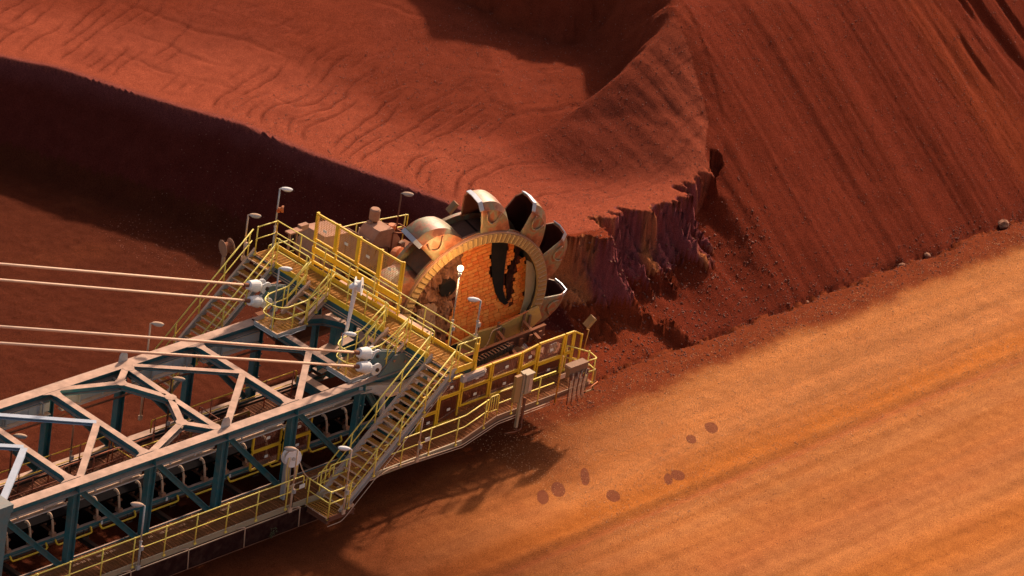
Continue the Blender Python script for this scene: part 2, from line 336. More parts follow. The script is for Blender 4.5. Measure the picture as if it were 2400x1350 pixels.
# damp patches: their own shapes on the yard floor
sx = N(t, 'ShaderNodeSeparateXYZ'); t.links.new(pos, sx.inputs[0])
wv = math_n(t, 'MULTIPLY_ADD', noise(t, pos, 3.0, 2, .5), .24, -.12)
acc = None
for (cx, cy, rx, ry, ang) in ((15.64, -3.53, .22, .54, -.80), (16.55, -3.45, .27, .55, -.80), (18.11, -3.35, .17, .66, -.78), (17.99, -4.93, .27, .44, -.80), (20.75, -5.21, .16, .42, -.80), (21.28, -5.22, .27, .40, -.75), (23.77, -3.65, .20, .38, -.80), (25.16, -3.46, .26, .44, -.80)):
    dx = math_n(t, 'SUBTRACT', sx.outputs[0], cx); dy = math_n(t, 'SUBTRACT', sx.outputs[1], cy)
    ca, sa = math.cos(ang), math.sin(ang)
    u = math_n(t, 'ADD', math_n(t, 'MULTIPLY', dx, ca / rx), math_n(t, 'MULTIPLY', dy, sa / rx))
    v = math_n(t, 'ADD', math_n(t, 'MULTIPLY', dx, -sa / ry), math_n(t, 'MULTIPLY', dy, ca / ry))
    d = math_n(t, 'SQRT', math_n(t, 'ADD', math_n(t, 'MULTIPLY', u, u), math_n(t, 'MULTIPLY', v, v)))
    acc = d if acc is None else math_n(t, 'MINIMUM', acc, d)
ms = N(t, 'ShaderNodeMapRange', clamp=True); t.links.new(math_n(t, 'ADD', acc, wv), ms.inputs[0])
ms.inputs[1].default_value = .96; ms.inputs[2].default_value = 1.04; ms.inputs[3].default_value = .8; ms.inputs[4].default_value = 0
c = mix(t, ms.outputs[0], c, (.155, .042, .024))
t.links.new(c, bs.inputs['Base Color']); bs.inputs['Roughness'].default_value = .95
bs.inputs['Specular IOR Level'].default_value = .02
hh = math_n(t, 'ADD', math_n(t, 'MULTIPLY', sp1, .5), sp2)
bump(t, bs, hh, .8, .07)
def ground_z(x, y):
    z, _ = terrain(np.array([[float(x) - GOFF.x]]), np.array([[float(y) - GOFF.y]])); return float(z[0, 0]) + GOFF.z

# ---------------------------------------------------------------- mesh helpers
CACHE = {}
class MB:
    def __init__(s): s.v = []; s.f = []; s.s = []
    def add(s, vs, fs, smooth=False):
        o = len(s.v); s.v += [tuple(p) for p in vs]; s.f += [tuple(i + o for i in f) for f in fs]; s.s += [smooth] * len(fs); return s
    def bx(s, x0, x1, y0, y1, z0, z1):
        return s.add([(x, y, z) for z in (z0, z1) for y in (y0, y1) for x in (x0, x1)],
                     [(0, 2, 3, 1), (4, 5, 7, 6), (0, 1, 5, 4), (2, 6, 7, 3), (0, 4, 6, 2), (1, 3, 7, 5)])
    def bar(s, p0, p1, w, h, up=(0, 0, 1), off=(0, 0)):
        p0 = Vector(p0); p1 = Vector(p1); d = (p1 - p0).normalized(); up = Vector(up)
        if abs(d.dot(up)) > .98: up = Vector((0, 1, 0)) if abs(d.y) < .9 else Vector((1, 0, 0))
        a = d.cross(up).normalized(); b = a.cross(d).normalized()
        vs = []
        for p in (p0, p1):
            for (i, j) in ((-1, -1), (1, -1), (1, 1), (-1, 1)): vs.append(p + a * (i * w / 2 + off[0]) + b * (j * h / 2 + off[1]))
        return s.add(vs, [(0, 1, 2, 3)[::-1], (4, 5, 6, 7), (0, 1, 5, 4), (1, 2, 6, 5), (2, 3, 7, 6), (3, 0, 4, 7)])
    def ibeam(s, p0, p1, w, h, tf=.03, tw=.025, up=(0, 0, 1)):
        s.bar(p0, p1, w, tf, up, (0, h / 2 - tf / 2)); s.bar(p0, p1, w, tf, up, (0, -h / 2 + tf / 2)); return s.bar(p0, p1, tw, h - 2 * tf, up)
    def tube(s, pts, r, n=7, r1=None):
        pts = [Vector(p) for p in pts]; m = len(pts); up = None; rings = []
        for i, p in enumerate(pts):
            d = ((pts[min(i + 1, m - 1)] - p).normalized() + (p - pts[max(i - 1, 0)]).normalized()).normalized()
            if up is None:
                up = Vector((0, 0, 1)) if abs(d.z) < .9 else Vector((1, 0, 0))
            a = d.cross(up).normalized(); up = a.cross(d).normalized()
            rr = r if r1 is None else r + (r1 - r) * i / (m - 1)
            rings.append([p + (a * math.cos(t) + up * math.sin(t)) * rr for t in [2 * math.pi * k / n for k in range(n)]])
        vs = [q for g in rings for q in g]; fs = []
        for i in range(m - 1):
            for k in range(n): fs.append((i * n + k, i * n + (k + 1) % n, (i + 1) * n + (k + 1) % n, (i + 1) * n + k))
        s.add(vs, fs, True)
        o = len(s.v) - len(vs); s.f.append(tuple(o + k for k in range(n))[::-1]); s.f.append(tuple(o + (m - 1) * n + k for k in range(n))); s.s += [False, False]
        return s
    def cyl(s, p0, p1, r, r1=None, n=16): return s.tube([p0, p1], r, n, r1)
    def lathe(s, p0, axis, prof, n=24):
        """prof: list of (distance along axis, radius)"""
        p0 = Vector(p0); ax = Vector(axis).normalized(); a = ax.cross(Vector((0, 0, 1)) if abs(ax.z) < .9 else Vector((1, 0, 0))).normalized(); b = ax.cross(a)
        vs = []; fs = []
        for (d, r) in prof:
            for k in range(n):
                t = 2 * math.pi * k / n; vs.append(p0 + ax * d + (a * math.cos(t) + b * math.sin(t)) * r)
        for i in range(len(prof) - 1):
            for k in range(n): fs.append((i * n + k, i * n + (k + 1) % n, (i + 1) * n + (k + 1) % n, (i + 1) * n + k))
        fs.append(tuple(range(n))[::-1]); fs.append(tuple((len(prof) - 1) * n + k for k in range(n)))
        return s.add(vs, fs, False)
    def prism(s, pts, vec):
        pts = [Vector(p) for p in pts]; v = Vector(vec); n = len(pts)
        return s.add(pts + [p + v for p in pts], [tuple(range(n)), tuple(range(n, 2 * n))[::-1]] + [(i, n + i, n + (i + 1) % n, (i + 1) % n) for i in range(n)])
    def ell(s, c, r, axis=(1, 0, 0), nu=14, nv=8):
        """ellipsoid, long axis r[0] along axis, r[1] sideways, r[2] up"""
        c = Vector(c); d = Vector(axis).normalized(); a = d.cross(Vector((0, 0, 1))).normalized(); b = a.cross(d)
        vs = []; fs = []
        for i in range(nv + 1):
            ph = math.pi * i / nv
            for k in range(nu):
                t = 2 * math.pi * k / nu; vs.append(c + d * r[0] * math.cos(ph) + (a * r[1] * math.cos(t) + b * r[2] * math.sin(t)) * math.sin(ph))
        for i in range(nv):
            for k in range(nu): fs.append((i * nu + k, i * nu + (k + 1) % nu, (i + 1) * nu + (k + 1) % nu, (i + 1) * nu + k))
        return s.add(vs, fs, True)
    def mesh(s, name, mat):
        me = bpy.data.meshes.new(name); me.from_pydata(s.v, [], s.f); me.polygons.foreach_set('use_smooth', s.s)
        import bmesh
        b = bmesh.new(); b.from_mesh(me); bmesh.ops.recalc_face_normals(b, faces=b.faces); b.to_mesh(me); b.free()
        me.materials.append(M[mat] if isinstance(mat, str) else mat); return me
    def build(s, name, mat, parent=None, loc=(0, 0, 0), **kw):
        o = bpy.data.objects.new(name, s.mesh(name, mat)); COL.objects.link(o); o.location = loc; o.parent = parent
        for k, v in kw.items(): o[k] = v
        return o
def inst(name, me, parent, loc, rot=None, **kw):
    o = bpy.data.objects.new(name, me); COL.objects.link(o); o.parent = parent; o.location = loc
    if rot is not None: o.rotation_euler = rot
    for k, v in kw.items(): o[k] = v
    return o
def tag(o, label, cat, group=None):
    o['label'] = label; o['category'] = cat
    if group: o['group'] = group
    return o
def thing(name, label, cat, loc=(0, 0, 0), group=None):
    o = bpy.data.objects.new(name, None); COL.objects.link(o); o.location = loc; o.empty_display_size = .3
    return tag(o, label, cat, group)
def copy_tree(o, parent=None):
    c = o.copy(); COL.objects.link(c); c.parent = parent
    for ch in list(o.children): copy_tree(ch, c)
    return c
def fillet(pts, r=.18, n=4):
    pts = [Vector(p) for p in pts]; out = [pts[0]]
    for a, b, c in zip(pts[:-2], pts[1:-1], pts[2:]):
        d0 = (a - b); d1 = (c - b); rr = min(r, d0.length * .45, d1.length * .45); q0 = b + d0.normalized() * rr; q1 = b + d1.normalized() * rr
        for i in range(n + 1):
            t = i / n; out.append(q0 * (1 - t) ** 2 + b * 2 * t * (1 - t) + q1 * t * t)
    return out + [pts[-1]]
def V3(*a): return Vector(a)
POST = {}
def post_mesh(h, mat='rail', r=.026):
    k = (round(h, 2), mat)
    if k not in POST:
        b = MB().cyl((0, 0, -.06), (0, 0, h), r, n=7); b.bx(-.05, .05, -.04, .04, -.08, -.02); b.ell((0, 0, h * .52), (.042, .042, .04), nu=6, nv=4); b.ell((0, 0, h), (.042, .042, .04), nu=6, nv=4)
        POST[k] = b.mesh('post', mat)
    return POST[k]
def railing(parent, pts, spacing=1.42, h=1.1, mat='rail', loop=(True, True), posts=None, pmat=None, mid=.55, r=.024):
    """tubular handrail along the floor line pts: top rail, mid rail (joined by bent ends) and single posts"""
    P = [Vector(p) for p in pts]
    up = V3(0, 0, 1)
    top = [p + up * h for p in P]; md = [p + up * h * mid for p in P]
    d0 = (P[0] - P[1]).normalized(); d1 = (P[-1] - P[-2]).normalized()
    line = list(top)
    if loop[1]: line = line + [top[-1] + d1 * .16, md[-1] + d1 * .16]
    if loop[0]: line = [md[0] + d0 * .16, top[0] + d0 * .16] + line
    MB().tube(fillet(line, .12), r, 7).build('top_rail', mat, parent)
    MB().tube(fillet(md, .12), r * .85, 6).build('mid_rail', mat, parent)
    if posts is None:
        posts = []
        for a, b in zip(P[:-1], P[1:]):
            n = max(1, round((b - a).length / spacing))
            posts += [a.lerp(b, i / n) for i in range(n)]
        posts.append(P[-1])
    for p in posts: inst('post', post_mesh(h, pmat or mat), parent, p)
GR = {}
def grate_mesh(L, W, mat, pitch=.055, hb=.03, along='x'):
    """open bar grating, L along x, W along y, corner at the origin, top face at z=0"""
    k = (round(L, 2), round(W, 2), mat, along)
    if k not in GR:
        b = MB(); t = .010
        for y in (0, W - .02): b.bx(0, L, y, y + .02, -.05, 0)
        for x in (0, L - .02): b.bx(x, x + .02, .021, W - .021, -.05, 0)
        if along == 'x':
            n = int(W / pitch)
            for i in range(1, n): y = W * i / n; b.bx(.021, L - .021, y - t / 2, y + t / 2, -hb, -.003)
            m = int(L / .16)
            for i in range(1, m): x = L * i / m; b.bx(x - .007, x + .007, .021, W - .021, -.014, -.001)
        else:
            n = int(L / pitch)
            for i in range(1, n): x = L * i / n; b.bx(x - t / 2, x + t / 2, .021, W - .021, -hb, -.003)
            m = int(W / .16)
            for i in range(1, m): y = W * i / m; b.bx(.021, L - .021, y - .007, y + .007, -.014, -.001)
        GR[k] = b.mesh('grating_panel', mat)
    return GR[k]

# ---------------------------------------------------------------- boom truss
truss = thing('boom_truss', 'teal steel boom truss with pink ore dust on its top chords', 'steel truss', (0, 0, 2.4))
def tp(mb, name, mat='teal', **kw):      # parts are given in yard coordinates; the root stands on the ground
    o = mb.build(name, mat, truss, **kw); o.location = (0, 0, -2.4); return o
YN, YF = -.07, 5.4
NODES = [-11.3, -7.95, -4.6, -1.22, 2.12, 5.42, 8.72]
tp(MB().ibeam((-14.5, YN, 7.43), (12.15, YN, 7.43), .41, .34), 'top_chord')
tp(MB().ibeam((-14.5, YF, 7.43), (9.5, YF, 7.43), .45, .34), 'top_chord')
for y in (YN, YF):
    tp(MB().ibeam((-14.5, y, 4.18), (12.6, y, 4.18), .30, .28), 'bottom_chord')
    for i, x in enumerate(NODES):
        pb = MB(); pb.ibeam((x - .05, y, 4.32), (x - .02, y, 7.26), .26, .30, up=(1, 0, 0))
        pb.bx(x - .012, x + .012, y - .21, y - .03, 7.28, 7.58)
        if i == 6:
            for k in range(5):
                for sx in (-.17, .17): pb.cyl((x + sx * .6, y - .16, 4.7 + k * .5), (x + sx * .6, y - .20, 4.7 + k * .5), .03, n=6)
        tp(pb, 'post')
    for a, b in zip(NODES[:-1], NODES[1:]):
        tp(MB().ibeam((a + .24, y, 7.18), (b - .30, y, 4.38), .20, .20, up=(1, 0, .4)), 'diagonal')
tp(MB().ibeam((8.95, YN, 7.2), (9.9, YN, 5.9), .22, .22, up=(1, 0, .4)), 'diagonal')
for x in (-7.95, -4.6, -1.3, 5.42, 8.72):
    cb = MB().ibeam((x, YF - .24, 7.45), (x, YN + .24, 7.45), .26, .30)
    for y, sgn in ((YF - .24, -1), (YN + .24, 1)):
        for sx in (-1, 1): cb.prism([(x + sx * .12, y, 7.598), (x + sx * .48, y, 7.598), (x + sx * .20, y + sgn * .12, 7.598), (x + sx * .12, y + sgn * .40, 7.598)], (0, 0, -.03))
    tp(cb, 'cross_beam')
def leg(x0, y0, x1, y1, w=.22, mat='teal', h=.2, z=7.53):
    tp(MB().ibeam((x0, y0, z), (x1, y1, z), w, h), 'brace', mat)
for (xa, xb) in ((-7.7, -4.72), (-4.3, -1.5), (2.35, 5.30), (5.75, 8.55), (-11, -8.1)):
    leg(xa, YF - .22, xb + .12, 2.72, .22, 'sky_sheen' if xa < 2 else 'teal', .12, 7.545)
    leg(xb + .1, 2.66, xa + .05, YN + .24, .24, 'teal' if xa > -5 else 'sky_sheen', .12, 7.541)
for pts in ([(-.95, 5.2), (1.17, 4.42), (1.99, 2.7), (1.17, 1.15), (-1.0, .18)], [(2.05, 5.18), (1.2, 4.5)], [(2.12, 5.18), (2.02, 2.8)], [(2.02, 2.6), (2.0, .2)], [(1.2, 1.08), (1.9, .24)]):
    for a, b in zip(pts[:-1], pts[1:]): leg(*a, *b, .25, 'teal', .24, 7.475)
pl = MB()
for cx, cy in ((1.17, 4.42), (2.0, 2.7), (1.17, 1.15), (2.1, 5.1), (1.95, .3)): tp(MB().cyl((cx, cy, 7.585), (cx, cy, 7.603), .22, n=14), 'gusset_plate')

eb = MB(); ep = [(8.85, 4.85), (10.0, 4.72), (10.9, 4.35), (11.35, 3.6), (11.2, 2.6), (10.6, 1.6), (9.7, .35)]
for a, b in zip(ep[:-1], ep[1:]): eb.ibeam((*a, 7.45), (*b, 7.45), .3, .3)
tp(eb, 'end_brace')
for y in (.05, 5.55):
    l = MB(); l.prism([(2.05, y, 7.6), (2.45, y, 7.6), (2.42, y, 7.85), (2.32, y, 8.0), (2.18, y, 8.0), (2.08, y, 7.85)], (0, .05, 0)); l.cyl((2.25, y - .015, 7.86), (2.25, y + .065, 7.86), .07, n=14); l.cyl((2.25, y - .02, 7.86), (2.25, y + .07, 7.86), .035, n=10)
    tp(l, 'lifting_lug', 'galv')
g = MB(); g.bx(-8.45, -7.62, -.45, .3, 7.62, 7.90); g.prism([(-8.4, -.42, 7.61), (-7.66, -.42, 7.61), (-7.78, -.42, 7.15), (-7.86, -.42, 4.3), (-8.3, -.42, 4.3)], (0, .5, 0)); tp(g, 'portal_leg', 'teal_pale')
for a, b in zip(NODES[:-1], NODES[1:]):
    for y0, dz, ends in ((.14, 0, 'near'), (5.12, .05, 'far')):
        t_ = MB(); t_.bx(a + .28, b - .22, y0, y0 + .09, 6.84 + dz, 7.20 + dz)
        for xx in (a + (b - a) * .32, a + (b - a) * .66): t_.bx(xx - .035, xx + .035, y0 - .03, y0 - .003, 6.80 + dz, 7.16 + dz)
        t_.bx(a + .28, b - .22, y0 - .10, y0 + .12, 6.72 + dz, 6.77 + dz)
        for k in range(9):
            xx = a + .45 + k * .31; t_.cyl((xx, y0 + .0, 6.93 + dz), (xx, y0 - .012, 6.93 + dz), .016, n=5); t_.cyl((xx + .1, y0 + .0, 7.1 + dz), (xx + .1, y0 - .012, 7.1 + dz), .016, n=5)
        tp(t_, 'cable_tray', 'tray')
for x in np.arange(-10.2, 8, 1.67):
    b = MB(); b.bx(x, x + .07, 5.02, 5.2, 7.28, 7.34); b.bx(x, x + .07, 4.98, 5.04, 6.9, 7.34); tp(b, 'tray_bracket', 'galv')
tp(MB().ibeam((-14, .72, 6.88), (9, .72, 6.88), .14, .18), 'side_stringer')
tp(MB().bx(-14, 9, .70, .74, 6.28, 6.78), 'belt_side_plate', 'skirt')
# pipes clipped along the boom
for (y, z, r) in ((.12, 7.0, .03), (.30, 6.6, .035), (5.0, 6.6, .04), (5.62, 6.9, .03), (1.0, 4.6, .04), (3.1, 4.5, .06)):
    pts = [(x, y + random.uniform(-.02, .02), z + random.uniform(-.03, .03)) for x in np.arange(-14, 9.5, 1.65)]
    tp(MB().tube(pts, r, 6), 'service_pipe', 'galv' if r < .036 else 'rust')
for x in np.arange(-13, 9, 1.1):
    b = MB(); y0 = 3.0 + .25 * math.sin(x * 2.1); b.bx(x, x + .22, y0, y0 + .3, 4.34, 4.34 + random.uniform(.15, .5)); b.tube(fillet([(x + .1, y0, 4.6), (x + .4, y0 - .4, 4.75), (x + .9, y0 - .3, 4.5)], .15), .03, 6); tp(b, 'valve_box', 'rust')
# wheel arm behind and below the wheel
arm = MB(); arm.ibeam((11.5, 4.9, 5.2), (19.0, 5.1, 6.2), .5, .8); arm.ibeam((11.5, 1.2, 5.3), (15.5, 1.2, 5.3), .4, .5); arm.bx(10.8, 11.2, .2, 5.2, 4.3, 4.7); arm.bx(11.9, 12.2, .2, 5.2, 6.7, 7.0); arm.bx(12.3, 12.6, .3, .6, 4.3, 8.3); arm.bx(12.3, 12.6, 4.9, 5.2, 4.3, 8.3); arm.ibeam((12.4, .5, 8.2), (12.4, 5.1, 8.2), .25, .3)
tp(arm, 'wheel_arm')
for x in (-9.6, -6.3, -2.9, .45, 3.8, 7.1, 10.3):
    tp(MB().ibeam((x, YN + .2, 4.16), (x, YF - .2, 4.16), .18, .2), 'floor_beam', 'darksteel')

# ---------------------------------------------------------------- conveyor
conv = thing('belt_conveyor', 'dark troughed belt conveyor running inside the boom on idler frames with pale hooked arms', 'conveyor', (0, 1.7, 4.3))
def cp(mb, name, mat, **kw):
    o = mb.build(name, mat, conv, **kw); o.location = (0, -1.7, -4.3); return o
tr = MB(); prof = [(.86, 5.72), (1.25, 5.36), (2.15, 5.36), (2.54, 5.72)]
for (a, b) in zip(prof[:-1], prof[1:]): tr.add([(-14.5, a[0], a[1]), (16.5, a[0], a[1]), (16.5, b[0], b[1]), (-14.5, b[0], b[1]), (-14.5, a[0], a[1] - .03), (16.5, a[0], a[1] - .03), (16.5, b[0], b[1] - .03), (-14.5, b[0], b[1] - .03)], [(0, 1, 2, 3), (7, 6, 5, 4), (0, 4, 5, 1), (2, 6, 7, 3)])
cp(tr, 'carrying_belt', 'beltplain')
cp(MB().bx(-14.5, 16.2, .95, 2.45, 4.72, 4.75), 'return_belt', 'beltplain')
orem = MB(); rr = random.Random(3)
xs = np.arange(-14.4, 16, .3); ys = np.linspace(1.0, 2.4, 8)
vs = [(x, y, 5.40 + .26 * (1 - ((y - 1.7) / .75) ** 2) + rr.uniform(-.03, .03) + (.3 * (((y - 1.7) / .75) ** 2) if 0 else 0)) for x in xs for y in ys]
orem.add(vs, [(i * 8 + j, (i + 1) * 8 + j, (i + 1) * 8 + j + 1, i * 8 + j + 1) for i in range(len(xs) - 1) for j in range(7)], True)

for y in (.74, 2.66):
    cp(MB().ibeam((-14.5, y, 4.98), (16.5, y, 4.98), .12, .2), 'stringer', 'teal')
arm_m = MB().tube(fillet([(0, .0, 0), (0, .04, .34), (-.0, .13, .60), (0, .26, .66), (0, .32, .58)], .1), .045, 8).mesh('hooked_arm', 'pipe')
foot_m = MB().bx(-.09, .09, -.10, .10, -.10, .03).mesh('arm_foot', 'hood')
roll = MB(); roll.cyl((.12, .25, -.02), (.12, .02, .26), .055, n=10); roll.bar((.08, 1.82, -.1), (.08, 0, -.1), .07, .05)
roll_m = roll.mesh('idler_roller', 'rust')
roll2 = MB(); roll2.cyl((.12, 1.55, -.02), (.12, 1.8, .26), .055, n=10); roll2.cyl((.12, .5, .0), (.12, 1.35, .0), .055, n=10); roll2_m = roll2.mesh('idler_roller', 'rust')
hang = MB(); hang.bx(.3, .33, -.02, .02, -.35, -.02); hang.bx(.52, .55, -.02, .02, -.35, -.02); hang.bx(.3, .55, -.02, .02, -.38, -.35); hang_m = hang.mesh('roller_hanger', 'darksteel')
for i in range(-8, 17):
    x = -6.62 + i * .985 + 0
    f = inst('arm_foot', foot_m, conv, (x, .80 - 1.7, 5.18 - 4.3)); inst('hooked_arm', arm_m, f, (0, .0, 0)); inst('idler_roller', roll_m, conv, (x, .86 - 1.7, 5.22 - 4.3)); inst('idler_roller', roll2_m, conv, (x, .82 - 1.7, 5.22 - 4.3))
    if i % 2: inst('roller_hanger', hang_m, conv, (x, .66 - 1.7, 4.95 - 4.3))
    if i % 3 == 1: inst('tag_plate', MB().bx(-.04, .04, -.01, .01, -.1, .04).mesh('tag_plate', 'white') if 'tagp' not in CACHE else CACHE['tagp'], conv, (x + .1, .64 - 1.7, 5.02 - 4.3))
for i in range(-5, 8):
    x0 = -6.6 + i * 1.97
    g = MB().tube(fillet([(x0, .66, 4.98), (x0 + .05, .58, 4.78), (x0 + 1.45, .58, 4.78), (x0 + 1.58, .58, 4.80), (x0 + 1.55, .64, 5.0)], .1), .035, 7)
    cp(g, 'nip_guard_rail', 'yellow')

# ---------------------------------------------------------------- lower walkways
walk = thing('lower_walkway', 'long rusty grating walkway with yellow handrail on the near side of the boom', 'walkway', (0, -.7, 4.4))
def wp(mb, name, mat, **kw):
    o = mb.build(name, mat, walk, **kw); o.location = (0, .7, -4.4); return o
gm = grate_mesh(1.0, 1.38, 'grate')
for i in range(27): inst('grating_panel', gm, walk, (-14 + i * 1.0, -1.38 + .7, .07))
for i in range(2):
    o = inst('grating_panel', gm, walk, (13.02 + i * .86, -1.38 + .7, .08 + i * .24)); o.rotation_euler = (0, -math.atan2(.5, 1.75), 0)
for i in range(5): inst('grating_panel', gm, walk, (14.82 + i * 1.0, -1.38 + .7, .56))
def zw(x): return 4.47 if x < 13.05 else (4.97 if x > 14.8 else 4.47 + (x - 13.05) / 1.75 * .5)
for y in (-1.42, .03):
    for (a, b) in ((-14, 13.05), (13.05, 14.8), (14.8, 19.8)):
        wp(MB().bar((a, y, zw(a) - .06), (b, y, zw(b) - .06), .05, .22), 'edge_channel', ('liner' if a < 13 else 'brownbox') if y < 0 else 'teal')
for i in range(24):
    x = -13.5 + i * 1.42; wp(MB().bx(x, x + .06, -1.37, 0, zw(x) - .2, zw(x) - .06), 'support_angle', 'darksteel')
px0 = -.09
def wrail(a, b, loop):
    pts = [(a, -1.45, zw(a))] + [(c, -1.45, zw(c)) for c in (13.05, 14.8) if a < c < b] + [(b, -1.45, zw(b))]
    P = [V3(px0 + 1.42 * k, -1.45, zw(px0 + 1.42 * k)) for k in range(-11, 16) if a - .01 <= px0 + 1.42 * k <= b + .01]
    railing(walk, [(p[0], p[1] + .7, p[2] - 4.4) for p in pts], loop=loop, posts=[V3(p.x, p.y + .7, p.z - 4.4) for p in P])
wrail(-14.1, 4.75, (False, True)); wrail(6.35, 14.20, (True, False)); wrail(14.75, 17.75, (False, False))
gt = MB(); gt.tube(fillet([(14.22, -1.47, 5.15), (14.22, -1.47, 5.98), (14.72, -1.47, 6.0), (14.72, -1.47, 5.15)], .12), .024); 
for k in range(3): gt.cyl((14.34 + .13 * k, -1.47, 5.35), (14.34 + .13 * k, -1.47, 5.95), .014, n=6)
gt.cyl((14.22, -1.47, 5.35), (14.72, -1.47, 5.35), .018, n=6)
wp(gt, 'swing_gate', 'rail')
pc = MB()
for (a, b) in (((-14, 5.0), (5.2, 5.0)),):
    pc.tube([(-14, -1.50, 4.28), (4.9, -1.50, 4.28)], .02, 6)
pc.tube(fillet([(6.4, -1.50, 4.1), (7.4, -1.50, 4.32), (8.6, -1.50, 4.32), (9.2, -1.50, 4.5), (13.0, -1.50, 4.35), (14.8, -1.50, 4.8), (17.6, -1.50, 4.8)], .2), .022, 6)
pc.tube([(9.4, -1.53, 4.42), (13.0, -1.53, 4.27), (14.8, -1.53, 4.72), (17.6, -1.53, 4.72)], .016, 6)
wp(pc, 'conduit', 'pipe')
for k in range(-6, 4):
    x = -.78 + k * 2.62; b = MB().tube(fillet([(x, -1.45, 4.38), (x + .33, -1.56, 4.38), (x + .36, -1.58, 3.56)], .05), .022, 6); wp(b, 'skirt_bracket', 'pipe')
wp(MB().bx(-14, 6.9, -1.56, -1.54, 3.55, 4.27), 'hanging_skirt', 'skirt')
wp(MB().tube([(-14, -1.59, 3.55), (6.9, -1.59, 3.55)], .012, 5), 'skirt_edge_wire', 'rust')
for x in (4.55, 7.9, 10.8): wp(MB().bx(x + .16, x + .42, -1.49, -1.475, zw(x) + .62, zw(x) + .78), 'notice_plate', 'sign')

fw = thing('far_walkway', 'shaded ore-caked walkway with yellow and red handrails on the far side of the boom', 'walkway', (0, 4.4, 4.3))
for i in range(25): inst('grating_panel', grate_mesh(1.0, 1.0, 'rust'), fw, (-14 + i * 1.0, -.45, .0))
MB().bx(-14, 11, .58, .64, -.15, .08).build('edge_channel', 'darksteel', fw); MB().bx(-14, 11, -.52, -.46, -.15, .08).build('edge_channel', 'darksteel', fw)
railing(fw, [(-14, .2, 0), (1.1, .2, 0)], mat='yellow', pmat='redrail'); railing(fw, [(3.2, .2, 0), (10, .2, 0)], mat='yellow', pmat='redrail')
railing(fw, [(-14, -.45, -.15), (2.6, -.45, -.15)], mat='redrail', loop=(False, False))
railing(fw, [(3.3, -1.0, 0), (5.2, -1.0, 0), (5.2, -.1, 0)], mat='redrail'); railing(fw, [(1.2, .1, .05), (1.2, -1.1, .05), (2.6, -1.1, .05)], mat='yellow', pmat='redrail')
for (x0, x1) in ((1.3, 4.4), (6.2, 9.6)):
    MB().bx(x0, x1, -1.9, -.6, -.1, -.04).build('deck_plate', 'rust', fw)
for k in range(9):
    b = MB(); x = -6 + k * 1.9 + rr.uniform(-.3, .3); b.tube(fillet([(x, -.3, -.0), (x + .3, -.2, .12), (x + .9, -.25, .05), (x + 1.3, -.35, .0)], .2), .05, 7)
    b.build('loose_hose', 'rust', fw)

def guard_frame(root, x0, x1, y, z0, z1, mids=(), vert=(), mat='yellow', bw=.07, fill='mesh', tilt=0, bars='wire', pitch=.05):
    """one framed guard panel: rails, and expanded metal between them"""
    f = MB()
    for z in (z0, z1): f.bx(x0, x1, y - .03, y + .03, z - bw / 2, z + bw / 2)
    for x in (x0, x1): f.bx(x - bw / 2, x + bw / 2, y - .034, y + .034, z0 + bw / 2, z1 - bw / 2)
    o = f.build('guard_frame', mat, root)
    n = max(2, int((z1 - z0) / pitch)); w_ = MB()
    for k in range(1, n): z = z0 + (z1 - z0) * k / n; w_.bx(x0, x1, y - .004, y + .004, z - .009, z + .009)
    n = max(2, int((x1 - x0) / (pitch * 1.6)))
    for k in range(1, n): x = x0 + (x1 - x0) * k / n; w_.bx(x - .006, x + .006, y + .005, y + .012, z0, z1)
    w_.build('wire_infill', fill, o)
    return o
cg = thing('conveyor_guard', 'yellow framed mesh guard beside the belt, left of the hose reel on the near walkway', 'machine guard', (0, .3, 4.4))
for a, b in ((3.95, 5.3), (5.5, 6.75)):
    guard_frame(cg, a, b, 0, .80, 1.5); guard_frame(cg, a, b, 0, 1.56, 2.25)
    for z in (1.2, 1.95): MB().bx((a + b) / 2 - .08, (a + b) / 2 + .08, -.06, -.045, z - .05, z + .05).build('tag_plate', 'sign', cg)
fg = thing('inner_guard', 'dusty yellow framed mesh guard standing on the far walkway inside the truss', 'machine guard', (0, 3.0, 4.6))
guard_frame(fg, 3.5, 4.9, 0, .2, 1.0, mat='yellow_dark'); guard_frame(fg, 4.95, 6.3, 0, .2, 1.0, mat='yellow_dark')

